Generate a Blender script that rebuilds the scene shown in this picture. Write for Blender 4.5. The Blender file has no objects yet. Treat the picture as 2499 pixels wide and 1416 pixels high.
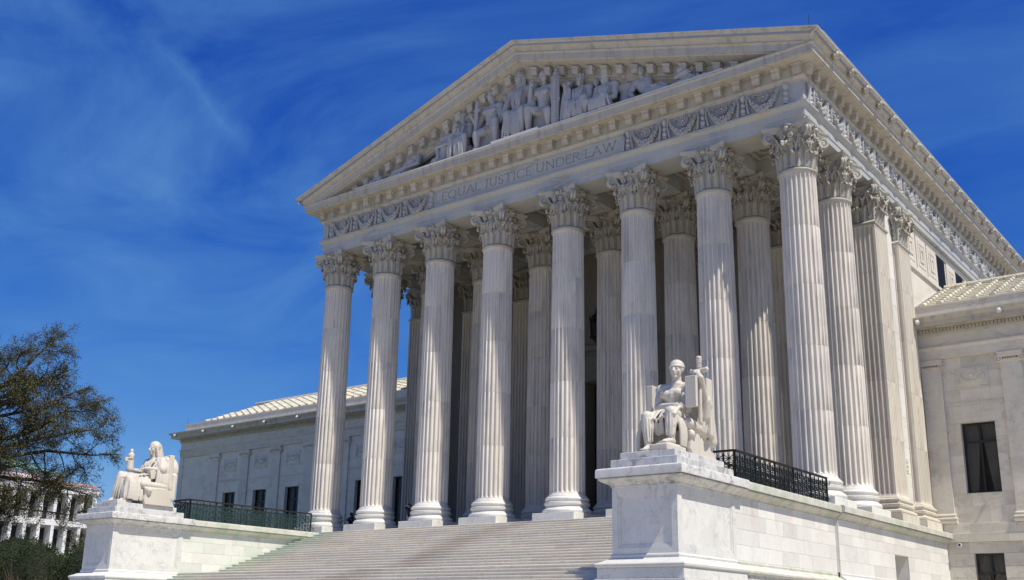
import bpy, bmesh, math, random
from mathutils import Vector, Matrix, noise
R = math.radians
PI = math.pi
rng = random.Random(7)
scene = bpy.context.scene
COL = scene.collection

# ------------------------------------------------------------------ camera, world, sun
cam_d = bpy.data.cameras.new('camera')
cam = bpy.data.objects.new('camera', cam_d); COL.objects.link(cam)
scene.camera = cam
CY, CP, CR = 0.6621, 0.2772, 0.0189                       # heading, tilt up, roll
d_ = Vector((-math.sin(CY)*math.cos(CP), math.cos(CY)*math.cos(CP), math.sin(CP)))
r_ = Vector((math.cos(CY), math.sin(CY), 0)); u_ = r_.cross(d_)
r2 = r_*math.cos(CR)+u_*math.sin(CR); u2 = -r_*math.sin(CR)+u_*math.cos(CR)
m3 = Matrix((r2, u2, -d_)).transposed()
cam.matrix_world = Matrix.Translation((49.684, -45.277, -5.117)) @ m3.to_4x4()
cam_d.sensor_width = 36; cam_d.sensor_fit = 'HORIZONTAL'
cam_d.lens = 36*2559.4/2499
cam_d.shift_y = 0.0351
cam_d.clip_end = 3000; cam_d.clip_start = 0.5

SUN = Vector((0.618, -0.105, 1.0)).normalized()
sun_d = bpy.data.lights.new('sun', 'SUN'); sun_d.energy = 4.9; sun_d.angle = R(0.53); sun_d.color = (1.0, 0.95, 0.835)
sun = bpy.data.objects.new('sun', sun_d); COL.objects.link(sun)
sun.rotation_euler = SUN.to_track_quat('Z', 'Y').to_euler(); sun.location = (80, -30, 90)

world = bpy.data.worlds.new('World'); scene.world = world; world.use_nodes = True
def build_world():
    nt = world.node_tree; nt.nodes.clear(); N = nt.nodes.new; L = nt.links.new
    out = N('ShaderNodeOutputWorld'); bg = N('ShaderNodeBackground'); bg.inputs[1].default_value = 0.085
    sky = N('ShaderNodeTexSky'); sky.sky_type = 'NISHITA'; sky.sun_disc = False
    sky.sun_elevation = math.asin(SUN.z); sky.sun_rotation = math.atan2(SUN.x, SUN.y)
    sky.air_density = 1.0; sky.dust_density = 0.25; sky.ozone_density = 3.0; sky.altitude = 200
    # polarised deep blue: more contrast and saturation than the bare model
    sc_ = N('ShaderNodeSeparateColor'); cc_ = N('ShaderNodeCombineColor'); L(sky.outputs[0], sc_.inputs[0])
    for k, (pw, cf) in enumerate(((2.1, .135), (1.41, .405), (.70, 2.05))):
        p_ = N('ShaderNodeMath'); p_.operation = 'POWER'; p_.inputs[1].default_value = pw; L(sc_.outputs[k], p_.inputs[0])
        q_ = N('ShaderNodeMath'); q_.operation = 'MULTIPLY'; q_.inputs[1].default_value = cf; L(p_.outputs[0], q_.inputs[0]); L(q_.outputs[0], cc_.inputs[k])
    # thin cirrus on a flat layer high above
    tc = N('ShaderNodeTexCoord'); sp = N('ShaderNodeSeparateXYZ'); L(tc.outputs['Generated'], sp.inputs[0])
    mz = N('ShaderNodeMath'); mz.operation = 'MAXIMUM'; mz.inputs[1].default_value = 0.06; L(sp.outputs[2], mz.inputs[0])
    az = N('ShaderNodeMath'); az.operation = 'ADD'; az.inputs[1].default_value = 0.12; L(mz.outputs[0], az.inputs[0])
    dx = N('ShaderNodeMath'); dx.operation = 'DIVIDE'; L(sp.outputs[0], dx.inputs[0]); L(az.outputs[0], dx.inputs[1])
    dy = N('ShaderNodeMath'); dy.operation = 'DIVIDE'; L(sp.outputs[1], dy.inputs[0]); L(az.outputs[0], dy.inputs[1])
    cb = N('ShaderNodeCombineXYZ'); L(dx.outputs[0], cb.inputs[0]); L(dy.outputs[0], cb.inputs[1])
    mp = N('ShaderNodeMapping'); mp.inputs['Rotation'].default_value = (0, 0, R(-35)); mp.inputs['Scale'].default_value = (1.0, 1.5, 1)
    L(cb.outputs[0], mp.inputs[0])
    n1 = N('ShaderNodeTexNoise'); n1.inputs['Scale'].default_value = 1.5; n1.inputs['Detail'].default_value = 9; n1.inputs['Roughness'].default_value = 0.58; n1.inputs['Distortion'].default_value = 1.3
    L(mp.outputs[0], n1.inputs['Vector'])
    n2 = N('ShaderNodeTexNoise'); n2.inputs['Scale'].default_value = 0.55; n2.inputs['Detail'].default_value = 3
    L(cb.outputs[0], n2.inputs['Vector'])
    r1 = N('ShaderNodeMapRange'); r1.inputs[1].default_value = 0.33; r1.inputs[2].default_value = 0.84; L(n1.outputs[0], r1.inputs[0])
    r2_ = N('ShaderNodeMapRange'); r2_.inputs[1].default_value = 0.26; r2_.inputs[2].default_value = 0.58; L(n2.outputs[0], r2_.inputs[0])
    mu = N('ShaderNodeMath'); mu.operation = 'MULTIPLY'; L(r1.outputs[0], mu.inputs[0]); L(r2_.outputs[0], mu.inputs[1])
    m2 = N('ShaderNodeMath'); m2.operation = 'MULTIPLY'; m2.inputs[1].default_value = 0.75; L(mu.outputs[0], m2.inputs[0]); m2.use_clamp = True
    # one old, spreading vapour trail
    A = Vector((-.7517, .4358, .4951)); B = Vector((-.7324, .5454, .4076)); nn = A.cross(B).normalized(); tt = (B-A).normalized(); mid = (A+B)/2
    def dot(v):
        q = N('ShaderNodeVectorMath'); q.operation = 'DOT_PRODUCT'; q.inputs[1].default_value = v; L(tc.outputs['Generated'], q.inputs[0]); return q.outputs['Value']
    def mr(v, a, b, c, d):
        q = N('ShaderNodeMapRange'); q.inputs[1].default_value = a; q.inputs[2].default_value = b; q.inputs[3].default_value = c; q.inputs[4].default_value = d; L(v, q.inputs[0]); return q.outputs[0]
    def mm(op, a, b):
        q = N('ShaderNodeMath'); q.operation = op
        for i, w in enumerate((a, b)):
            if isinstance(w, (int, float)): q.inputs[i].default_value = w
            else: L(w, q.inputs[i])
        return q.outputs[0]
    n3 = N('ShaderNodeTexNoise'); n3.inputs['Scale'].default_value = 22; n3.inputs['Detail'].default_value = 6; L(tc.outputs['Generated'], n3.inputs['Vector'])
    off = mm('ABSOLUTE', mm('ADD', dot(nn), mm('MULTIPLY', mm('SUBTRACT', n3.outputs[0], .5), .028)), 0)
    al = mm('ABSOLUTE', mm('SUBTRACT', dot(tt), mid.dot(tt)), 0)
    tr = mm('MULTIPLY', mm('MULTIPLY', mm('POWER', mr(off, 0, .016, 1, 0), 1.5), mr(al, .035, .10, 1, 0)), mr(n3.outputs[0], .35, .6, .35, 1))
    m2b = N('ShaderNodeMath'); m2b.operation = 'ADD'; m2b.use_clamp = True; L(m2.outputs[0], m2b.inputs[0]); L(mm('MULTIPLY', tr, .32), m2b.inputs[1]); m2 = m2b
    cm = N('ShaderNodeMix'); cm.data_type = 'RGBA'; cm.inputs[7].default_value = (1.25, 3.3, 6.9, 1)
    L(m2.outputs[0], cm.inputs[0]); L(cc_.outputs[0], cm.inputs[6])
    L(cm.outputs[2], bg.inputs[0]); L(bg.outputs[0], out.inputs[0])
build_world()
scene.view_settings.view_transform = 'Standard'; scene.view_settings.look = 'None'
scene.view_settings.exposure = 0.08; scene.view_settings.gamma = 1.0
scene.view_settings.use_curve_mapping = False

# ------------------------------------------------------------------ helpers
ROOTPOS = {}
def link(o, parent=None):
    COL.objects.link(o)
    if parent is not None:
        o.parent = parent
        o.matrix_parent_inverse = Matrix.Translation(-ROOTPOS.get(parent.name, Vector((0, 0, 0))))
    return o
def tag(o, label=None, cat=None, group=None, kind=None):
    if label: o['label'] = label
    if cat: o['category'] = cat
    if group: o['group'] = group
    if kind: o['kind'] = kind
    return o
def thing(name, label, cat, loc=(0, 0, 0), rz=0, group=None):
    o = bpy.data.objects.new(name, None); COL.objects.link(o); o.location = loc; o.rotation_euler = (0, 0, rz)
    o.empty_display_size = 0.3
    if rz == 0: ROOTPOS[o.name] = Vector(loc)
    return tag(o, label, cat, group)
def group_part(name, parent, loc=(0, 0, 0)):
    """an empty that is a part of parent and carries sub-parts; children use world coordinates"""
    o = bpy.data.objects.new(name, None); link(o, parent); o.location = loc; ROOTPOS[o.name] = Vector(loc); o.empty_display_size = 0.3
    return o
class MB:
    def __init__(s): s.v = []; s.f = []
    def add(s, vs, fs):
        b = len(s.v); s.v += [tuple(v) for v in vs]; s.f += [tuple(b+i for i in f) for f in fs]; return s
    def box(s, x0, x1, y0, y1, z0, z1, ch=0):
        if x0 > x1: x0, x1 = x1, x0
        if y0 > y1: y0, y1 = y1, y0
        if ch <= 0:
            return s.add([(x0,y0,z0),(x1,y0,z0),(x1,y1,z0),(x0,y1,z0),(x0,y0,z1),(x1,y0,z1),(x1,y1,z1),(x0,y1,z1)],
                     [(0,3,2,1),(4,5,6,7),(0,1,5,4),(1,2,6,5),(2,3,7,6),(3,0,4,7)])
        c = min(ch, (x1-x0)*.3, (y1-y0)*.3, (z1-z0)*.3)
        vs = []
        for zz, i in ((z0, c), (z0+c, 0), (z1-c, 0), (z1, c)):
            vs += [(x0+i+(0 if i else 0), y0+i, zz), (x1-i, y0+i, zz), (x1-i, y1-i, zz), (x0+i, y1-i, zz)]
        fs = [(0,3,2,1), (12,13,14,15)]
        for k in range(3):
            for j in range(4): fs.append((k*4+j, k*4+(j+1)%4, k*4+4+(j+1)%4, k*4+4+j))
        return s.add(vs, fs)
    def rings(s, rs, cap=True, closed=True):
        n = len(rs[0]); b = len(s.v)
        for r in rs: s.v += [tuple(p) for p in r]
        for i in range(len(rs)-1):
            for j in range(n if closed else n-1):
                k = (j+1) % n
                s.f.append((b+i*n+j, b+i*n+k, b+(i+1)*n+k, b+(i+1)*n+j))
        if cap and closed:
            s.f.append(tuple(b+j for j in reversed(range(n)))); s.f.append(tuple(b+(len(rs)-1)*n+j for j in range(n)))
        return s
    def lathe(s, prof, n=32, c=(0, 0, 0), cap=True):
        return s.rings([[(c[0]+r*math.cos(2*PI*j/n), c[1]+r*math.sin(2*PI*j/n), c[2]+z) for j in range(n)] for r, z in prof], cap)
    def sq(s, prof, cx=0, cy=0, hx=0, hy=0):
        """square 'lathe': prof (offset,z) around a rectangle of half size hx,hy"""
        return s.rings([[(cx-hx-o, cy-hy-o, z), (cx+hx+o, cy-hy-o, z), (cx+hx+o, cy+hy+o, z), (cx-hx-o, cy+hy+o, z)] for o, z in prof])
    def tube(s, pts, rad, n=8, cap=True):
        pts = [Vector(p) for p in pts]; rs = []
        rad = rad if isinstance(rad, (list, tuple)) else [rad]*len(pts)
        prev = None
        for i, p in enumerate(pts):
            t = (pts[min(i+1, len(pts)-1)]-pts[max(i-1, 0)])
            if t.length < 1e-9: t = Vector((0, 0, 1))
            t.normalize()
            if prev is None:
                a = Vector((0, 0, 1)) if abs(t.z) < .9 else Vector((1, 0, 0))
                x = t.cross(a).normalized()
            else:
                x = (prev-t*prev.dot(t))
                x = x.normalized() if x.length > 1e-6 else t.orthogonal().normalized()
            prev = x; y = t.cross(x)
            rs.append([p+(x*math.cos(2*PI*j/n)+y*math.sin(2*PI*j/n))*rad[i] for j in range(n)])
        return s.rings(rs, cap)
    def capsule(s, a, b, ra, rb=None, n=12):
        rb = ra if rb is None else rb
        a, b = Vector(a), Vector(b); t = (b-a)
        t = t.normalized() if t.length > 1e-6 else Vector((0, 0, 1))
        pts = []; rad = []
        for k in range(5):
            w = -PI/2+PI/2*k/4; pts.append(a+t*ra*math.sin(w)); rad.append(max(1e-3, ra*math.cos(w)))
        for k in range(5):
            w = PI/2*k/4; pts.append(b+t*rb*math.sin(w)); rad.append(max(1e-3, rb*math.cos(w)))
        # all rings share one frame
        x = t.orthogonal().normalized(); y = t.cross(x)
        return s.rings([[p+(x*math.cos(2*PI*j/n)+y*math.sin(2*PI*j/n))*r for j in range(n)] for p, r in zip(pts, rad)])
    def ell(s, c, rx, ry, rz, rot=None, n=14, m=9):
        M = rot if rot is not None else Matrix.Identity(3)
        c = Vector(c); rs = []
        for k in range(m):
            w = -PI/2+PI*k/(m-1); cr = max(.02, math.cos(w))
            rs.append([c+M @ Vector((rx*cr*math.cos(2*PI*j/n), ry*cr*math.sin(2*PI*j/n), rz*math.sin(w))) for j in range(n)])
        return s.rings(rs)
    def bar(s, a, b, w, h=None):
        a, b = Vector(a), Vector(b); h = h or w; t = (b-a).normalized()
        up = Vector((0, 0, 1)) if abs(t.z) < .95 else Vector((0, 1, 0))
        x = t.cross(up).normalized(); y = x.cross(t)
        return s.rings([[p+x*sx*w/2+y*sy*h/2 for sx, sy in ((-1,-1),(1,-1),(1,1),(-1,1))] for p in (a, b)])
    def xf(s, M, start=0):
        for i in range(start, len(s.v)): s.v[i] = tuple(M @ Vector(s.v[i]))
        return s
    def mesh(s, name, mat=None, smooth=False, fix=True, angle=None):
        me = bpy.data.meshes.new(name); me.from_pydata(s.v, [], s.f)
        if fix:
            bm = bmesh.new(); bm.from_mesh(me); bmesh.ops.recalc_face_normals(bm, faces=bm.faces); bm.to_mesh(me); bm.free()
        if mat: me.materials.append(mat)
        if smooth:
            me.polygons.foreach_set('use_smooth', [True]*len(me.polygons))
            if angle: me.set_sharp_from_angle(angle=R(angle))
        return me
    def build(s, name, mat, parent=None, smooth=False, angle=None, fix=True):
        o = bpy.data.objects.new(name, s.mesh(name, mat, smooth, fix, angle)); return link(o, parent)
def inst(name, me, parent, M=None):
    o = bpy.data.objects.new(name, me); link(o, parent)
    if M is not None: o.matrix_basis = M
    return o
T = lambda x, y, z: Matrix.Translation((x, y, z))
def RZ(a): return Matrix.Rotation(a, 4, 'Z')
def copy_tree(o, parent=None):
    c = o.copy(); COL.objects.link(c)
    if parent is not None: c.parent = parent
    for ch in list(o.children): copy_tree(ch, c)
    return c
def sweep(mb, prof, path_fn, closed_prof=False):
    """prof: list (offset, z); path_fn(o) -> list of (x,y); sweeps a mitred moulding"""
    rs = []
    cols = [path_fn(o) for o, z in prof]
    n = len(cols[0])
    for i in range(n): rs.append([(cols[k][i][0], cols[k][i][1], prof[k][1]) for k in range(len(prof))])
    mb.rings(rs, cap=False, closed=closed_prof)
    return mb

# ------------------------------------------------------------------ materials
def newmat(name):
    m = bpy.data.materials.new(name); m.use_nodes = True; nt = m.node_tree
    b = nt.nodes['Principled BSDF']; return m, nt, b
def marble(name, base, vein, stain=(0.42, 0.33, 0.2), vs=0.5, vein_amt=0.7, stain_amt=0.25, stretch=(1, 1, 1), rough=0.55, tone=0.12, streak=0.25, cloud=0.5, bump=0.25,
           rotv=0.0, extra=None):
    m, nt, b = newmat(name); N = nt.nodes.new; L = nt.links.new
    geo = N('ShaderNodeNewGeometry'); oi = N('ShaderNodeObjectInfo')
    vm = N('ShaderNodeVectorMath'); vm.operation = 'SCALE'; vm.inputs[0].default_value = (37.1, 91.7, 53.3); L(oi.outputs['Random'], vm.inputs['Scale'])
    va = N('ShaderNodeVectorMath'); L(geo.outputs['Position'], va.inputs[0]); L(vm.outputs[0], va.inputs[1])
    mp = N('ShaderNodeMapping'); mp.inputs['Scale'].default_value = stretch; mp.inputs['Rotation'].default_value = (rotv, rotv*.6, 0.3*rotv); L(va.outputs[0], mp.inputs[0])
    def noi(scale, det, rough_, dist, vec):
        n = N('ShaderNodeTexNoise'); n.inputs['Scale'].default_value = scale; n.inputs['Detail'].default_value = det; n.inputs['Roughness'].default_value = rough_; n.inputs['Distortion'].default_value = dist
        L(vec, n.inputs['Vector']); return n
    def rng_(v, a, b_, c, d):
        r = N('ShaderNodeMapRange'); r.inputs[1].default_value = a; r.inputs[2].default_value = b_; r.inputs[3].default_value = c; r.inputs[4].default_value = d; L(v, r.inputs[0]); return r.outputs[0]
    def mth(op, a, b_=None, clamp=False):
        q = N('ShaderNodeMath'); q.operation = op; q.use_clamp = clamp
        for i, w in enumerate((a, b_)):
            if w is None: continue
            if isinstance(w, (int, float)): q.inputs[i].default_value = w
            else: L(w, q.inputs[i])
        return q.outputs[0]
    def mix(f, a, c, bt='MIX'):
        q = N('ShaderNodeMix'); q.data_type = 'RGBA'; q.blend_type = bt
        if isinstance(f, (int, float)): q.inputs[0].default_value = f
        else: L(f, q.inputs[0])
        for i, w in ((6, a), (7, c)):
            if isinstance(w, tuple): q.inputs[i].default_value = (*w, 1) if len(w) == 3 else w
            else: L(w, q.inputs[i])
        return q.outputs[2]
    n1 = noi(vs, 6, .6, 1.1, mp.outputs[0])            # vein field
    lines = rng_(mth('ABSOLUTE', mth('SUBTRACT', n1.outputs[0], 0.5)), 0.0, 0.035, 1, 0)
    n2 = noi(vs*1.2, 5, .55, .4, va.outputs[0]); brk = rng_(n2.outputs[0], .42, .62, 0, 1)
    lines = mth('MULTIPLY', mth('MULTIPLY', lines, brk), vein_amt)
    n3 = noi(vs*.9, 8, .62, .9, mp.outputs[0]); cl = mth('MULTIPLY', rng_(n3.outputs[0], .45, .75, 0, 1), cloud)
    col = mix(cl, base, tuple(base[i]*.55+vein[i]*.45 for i in range(3)))
    col = mix(lines, col, vein)
    # weather stains, long vertical runs
    ms = N('ShaderNodeMapping'); ms.inputs['Scale'].default_value = (1.6, 1.6, .16); L(va.outputs[0], ms.inputs[0])
    n4 = noi(1.5, 6, .6, .2, ms.outputs[0]); st = mth('MULTIPLY', rng_(n4.outputs[0], .5, .78, 0, 1), streak)
    col = mix(st, col, tuple(v*.55 for v in vein))
    n5 = noi(.8, 5, .6, .6, va.outputs[0]); s5 = mth('MULTIPLY', rng_(n5.outputs[0], .5, .8, 0, 1), stain_amt)
    col = mix(s5, col, stain)
    if extra: col = extra(nt, N, L, geo, mix, mth, rng_, noi, col)
    # tone per stone and fine grain
    tn = rng_(oi.outputs['Random'], 0, 1, 1-tone, 1+tone*.4)
    fg = noi(22, 3, .6, 0, va.outputs[0]); fgm = rng_(fg.outputs[0], .3, .7, .93, 1.05)
    cmul = N('ShaderNodeVectorMath'); cmul.operation = 'SCALE'; L(col, cmul.inputs[0]); L(mth('MULTIPLY', tn, fgm), cmul.inputs['Scale'])
    L(cmul.outputs[0], b.inputs['Base Color'])
    b.inputs['Roughness'].default_value = rough; b.inputs['Specular IOR Level'].default_value = 0.35
    bp = N('ShaderNodeBump'); bp.inputs['Strength'].default_value = bump; bp.inputs['Distance'].default_value = .02
    nb = noi(9, 6, .65, 0, va.outputs[0]); L(nb.outputs[0], bp.inputs['Height']); L(bp.outputs[0], b.inputs['Normal'])
    return m
def plain(name, c, rough=.6, metal=0, var=.15, scale=4, spec=.4):
    m, nt, b = newmat(name); N = nt.nodes.new; L = nt.links.new
    geo = N('ShaderNodeNewGeometry'); n = N('ShaderNodeTexNoise'); n.inputs['Scale'].default_value = scale; n.inputs['Detail'].default_value = 6
    L(geo.outputs['Position'], n.inputs['Vector'])
    q = N('ShaderNodeMix'); q.data_type = 'RGBA'; q.inputs[6].default_value = (*[v*(1-var) for v in c], 1); q.inputs[7].default_value = (*[min(1, v*(1+var)) for v in c], 1)
    L(n.outputs[0], q.inputs[0]); L(q.outputs[2], b.inputs['Base Color'])
    b.inputs['Roughness'].default_value = rough; b.inputs['Metallic'].default_value = metal; b.inputs['Specular IOR Level'].default_value = spec
    return m
def moss_extra(z0, z1):
    def f(nt, N, L, geo, mix, mth, rng_, noi, col):
        n = noi(1.1, 6, .6, .5, geo.outputs['Position']); return mix(mth('MULTIPLY', rng_(n.outputs[0], .47, .66, 0, 1), .55), col, (.42, .52, .36))
    return f
def step_extra(nt, N, L, geo, mix, mth, rng_, noi, col):
    # a rust-brown band worn diagonally across the flight
    sp = N('ShaderNodeSeparateXYZ'); L(geo.outputs['Position'], sp.inputs[0])
    n = noi(.5, 6, .65, .6, geo.outputs['Position'])
    t = mth('ADD', sp.outputs[0], mth('MULTIPLY', n.outputs[0], 4.0))
    lean = mth('MULTIPLY', mth('MAXIMUM', mth('ADD', sp.outputs[1], 3.2), 0.0), 1.3)
    band = rng_(mth('ABSOLUTE', mth('SUBTRACT', t, mth('ADD', lean, 16.9))), 0.2, 1.9, 1, 0)
    col = mix(mth('MULTIPLY', band, .5), col, (.47, .40, .32))
    g = rng_(sp.outputs[0], 1.2, 4.2, 1, 0); n2 = noi(1.3, 5, .6, .3, geo.outputs['Position'])
    return mix(mth('MULTIPLY', mth('MULTIPLY', g, rng_(n2.outputs[0], .35, .6, .2, 1)), .75), col, (.33, .48, .38))
def coping_extra(nt, N, L, geo, mix, mth, rng_, noi, col):
    n = noi(1.4, 6, .65, .4, geo.outputs['Position']); col = mix(mth('MULTIPLY', rng_(n.outputs[0], .46, .62, 0, 1), .6), col, (.40, .47, .33))
    n = noi(3.2, 6, .7, .2, geo.outputs['Position']); return mix(mth('MULTIPLY', rng_(n.outputs[0], .58, .72, 0, 1), .55), col, (.20, .19, .16))
def cheek_extra(nt, N, L, geo, mix, mth, rng_, noi, col):
    sp = N('ShaderNodeSeparateXYZ'); L(geo.outputs['Position'], sp.inputs[0])
    ms = N('ShaderNodeMapping'); ms.inputs['Scale'].default_value = (1, 1.1, .25); L(geo.outputs['Position'], ms.inputs[0])
    n = noi(.9, 5, .6, .3, ms.outputs[0]); top = rng_(sp.outputs[2], -1.9, -.6, 0, 1)
    col = mix(mth('MULTIPLY', mth('MULTIPLY', rng_(n.outputs[0], .57, .70, 0, 1), top), .5), col, (.52, .33, .27))
    left = rng_(sp.outputs[0], 5, 2, 0, 1); n2 = noi(.5, 6, .6, .4, geo.outputs['Position'])
    return mix(mth('MULTIPLY', mth('MULTIPLY', left, rng_(n2.outputs[0], .46, .66, 0, 1)), .6), col, (.55, .72, .50))
def dirt_extra(nt, N, L, geo, mix, mth, rng_, noi, col):
    n = noi(2.3, 8, .7, .8, geo.outputs['Position']); return mix(mth('MULTIPLY', rng_(n.outputs[0], .50, .66, 0, 1), .62), col, (.15, .15, .15))
M_COL = marble('column_marble', (.735, .683, .605), (.44, .42, .42), vs=.55, vein_amt=.4, stain_amt=.22, stain=(.48, .40, .34), streak=.6, cloud=.7, tone=.11, stretch=(1,1,.3))
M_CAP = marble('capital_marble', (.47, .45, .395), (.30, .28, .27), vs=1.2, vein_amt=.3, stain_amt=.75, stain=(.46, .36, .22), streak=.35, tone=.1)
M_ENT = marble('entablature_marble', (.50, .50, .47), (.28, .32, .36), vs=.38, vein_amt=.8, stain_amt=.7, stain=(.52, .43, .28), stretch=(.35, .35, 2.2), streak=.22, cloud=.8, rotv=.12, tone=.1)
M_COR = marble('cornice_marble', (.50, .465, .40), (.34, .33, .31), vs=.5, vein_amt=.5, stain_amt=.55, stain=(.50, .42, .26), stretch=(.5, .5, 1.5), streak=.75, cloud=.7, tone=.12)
M_WHT = marble('white_marble', (.76, .735, .68), (.42, .43, .46), vs=1.2, vein_amt=.5, stain_amt=.12, streak=.08, cloud=.35, tone=.1, rotv=.6)
M_CHK = marble('cheek_marble', (.75, .73, .68), (.50, .50, .50), vs=1.1, vein_amt=.35, stain_amt=.12, streak=.1, cloud=.3, tone=.12, extra=cheek_extra)
M_PED = marble('pedestal_marble', (.71, .695, .65), (.36, .38, .42), vs=1.25, vein_amt=.6, stain_amt=.1, streak=.1, cloud=.65, tone=.05, rotv=.7)
M_DRT = marble('weathered_marble', (.66, .645, .62), (.30, .30, .32), vs=1.3, vein_amt=.4, stain_amt=.2, streak=.3, cloud=.6, tone=.08, extra=dirt_extra)
M_CPG = marble('coping_marble', (.64, .62, .55), (.34, .34, .32), vs=.6, vein_amt=.5, stain_amt=.3, streak=.15, cloud=.5, tone=.1, extra=coping_extra)
M_STP = marble('step_marble', (.69, .635, .54), (.42, .41, .41), vs=.8, vein_amt=.35, stain_amt=.25, stain=(.45, .38, .31), streak=.1, cloud=.5, tone=.09, extra=step_extra)
M_STA = marble('statue_marble', (.60, .55, .475), (.45, .41, .36), vs=.9, vein_amt=.12, stain_amt=.3, stain=(.52, .45, .35), streak=.2, cloud=.3, tone=.02, bump=.35)
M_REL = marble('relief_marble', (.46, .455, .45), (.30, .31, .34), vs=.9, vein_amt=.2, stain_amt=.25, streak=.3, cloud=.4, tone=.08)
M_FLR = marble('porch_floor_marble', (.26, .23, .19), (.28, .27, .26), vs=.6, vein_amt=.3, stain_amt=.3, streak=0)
M_ANT = marble('pier_marble', (.70, .64, .54), (.48, .43, .36), vs=.6, vein_amt=.4, stain_amt=.35, stain=(.60, .48, .34), streak=.4, cloud=.5, tone=.08, stretch=(1,1,.3))
M_CRM = marble('cream_marble', (.72, .66, .56), (.50, .46, .40), vs=.5, vein_amt=.4, stain_amt=.2, streak=.12, cloud=.4, tone=.12)
M_WNG = marble('wing_marble', (.69, .645, .555), (.40, .37, .34), vs=.7, vein_amt=.6, stain_amt=.45, stain=(.56, .47, .36), stretch=(.7, .7, 1.3), streak=.15, cloud=.85, tone=.14, rotv=.5)
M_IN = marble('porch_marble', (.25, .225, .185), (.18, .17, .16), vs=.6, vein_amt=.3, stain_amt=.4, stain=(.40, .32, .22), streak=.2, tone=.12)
M_TILE = marble('roof_tile', (.64, .60, .49), (.42, .38, .28), vs=1.5, vein_amt=.2, stain_amt=.5, stain=(.44, .38, .24), streak=.1, tone=.25)
M_BRZ = plain('dark_bronze', (.035, .04, .038), .5, .6, .5)
M_RAIL = plain('patina_bronze', (.016, .022, .023), .55, .35, .6, 3)
M_VERD = plain('green_patina', (.16, .33, .30), .6, .2, .3, 6)
M_RAILTOP = plain('brown_bronze', (.03, .02, .018), .6, .3, .3)
M_WFR = plain('window_frame_paint', (.018, .016, .018), .4, 0, .2)
M_DARK = plain('dark_interior', (.012, .010, .010), .8, 0, .2)
M_DOOR = plain('door_bronze', (.030, .018, .014), .45, .5, .4)
M_LEAD = plain('roof_flashing', (.42, .44, .47), .45, .5, .1)
M_CURT = plain('curtain_cloth', (.42, .40, .36), .9, 0, .2)
def glass_mat():
    m, nt, b = newmat('window_glass')
    b.inputs['Base Color'].default_value = (.01, .012, .014, 1); b.inputs['Roughness'].default_value = .08
    b.inputs['Specular IOR Level'].default_value = .5; b.inputs['Alpha'].default_value = .35
    return m
M_GLS = glass_mat()
# ------------------------------------------------------------------ main dimensions (metres, z = 0 is the porch floor)
XS = [-0.223, 4.247, 8.747, 13.247, 18.253, 22.753, 27.253, 31.723]
XL, XR, MID = XS[0], XS[7], 15.75
SLOPE = (27.93-22.26)/(15.75-(XS[0]-2.34))
ROW2, WALLY, WINGY = 4.534, 9.0, 14.3
GZ = -6.7

ground = MB().box(-900, 900, -900, 1200, GZ-1, GZ).build('ground', marble('plaza_paving', (.46, .42, .335), (.37, .34, .28), vs=.3, vein_amt=.2, stain_amt=.3, streak=0, tone=.02), None)
tag(ground, kind='structure')
lawn = MB().box(-140, -3.2, -19, 13, GZ, GZ+.12).build('lawn', plain('lawn_grass', (.05, .09, .025), .9, 0, .4, .8)); tag(lawn, kind='structure')

house = thing('courthouse', 'white marble courthouse with columned portico and two lower wings', 'courthouse', (MID, 0, GZ))

# ------------------------------------------------------------------ fluted shafts
def round_ring(Rr, df, z, nf=24, k=6):
    out = []
    for i in range(nf):
        a0 = 2*PI*i/nf; w = 2*PI/nf
        out.append((a0, Rr))
        for j in range(k+1):
            u = -1+2*j/k; out.append((a0+w*(.17+.83*(j+.0)/k*.98), Rr-df*.135*Rr*math.sqrt(max(0, 1-u*u))))
    return [(r*math.cos(a), r*math.sin(a), z) for a, r in out]
def square_ring(h, df, z, nf=7, k=5):
    out = []; m = .10*h; fw = (2*h-2*m)/nf; dep = .068
    for s in range(4):
        c, sn = [(0, -1), (1, 0), (0, 1), (-1, 0)][s]
        pts = [(-h, h)]
        for i in range(nf):
            for j in range(k+1):
                u = -1+2*j/k; t = -h+m+fw*(i+.12+.76*(j/k)); pts.append((t, h-df*dep*1.6*math.sqrt(max(0, 1-u*u))))
        for t, o in pts:
            if s == 0: out.append((t, -o, z))
            elif s == 1: out.append((o, t, z))
            elif s == 2: out.append((-t, o, z))
            else: out.append((-o, -t, z))
    return out
def shaft_levels(zb, zt):
    L = [(zb, 0, .09), (zb+.08, 0, .03), (zb+.16, 0, 0), (zb+.18, 0, 0), (zb+.20, .5, 0), (zb+.26, .86, 0), (zb+.34, 1, 0)]
    T = [(zt-.42, 1, 0), (zt-.34, .86, 0), (zt-.28, .5, 0), (zt-.26, 0, 0), (zt-.22, 0, 0)]
    return L, T
def make_drums(ring, rad, zb, zt, joints, mat, parent):
    L, T_ = shaft_levels(zb, zt)
    zs = [zb]+joints+[zt-.16]
    base = None
    for i in range(len(zs)-1):
        a, b = zs[i], zs[i+1]; lv = []
        if i == 0: lv += [(z, d, f) for z, d, f in L]
        else: lv += [(a, 1, -.02), (a+.015, 1, 0)]
        for k in (1, 2, 3):
            z = a+(b-a)*k/4
            if lv[-1][0] < z: lv.append((z, 1, 0))
        if i == len(zs)-2: lv += T_
        else: lv += [(b-.015, 1, 0), (b, 1, -.02)]
        mb = MB(); mb.rings([ring(rad(z)+f, d, z) for z, d, f in lv])
        mb.build('drum', mat, parent, smooth=True, angle=32)
def col_rad(z):
    t = max(0, min(1, (z-1.4)/(15.9-1.4))); return .945-.085*t**1.5

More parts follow.
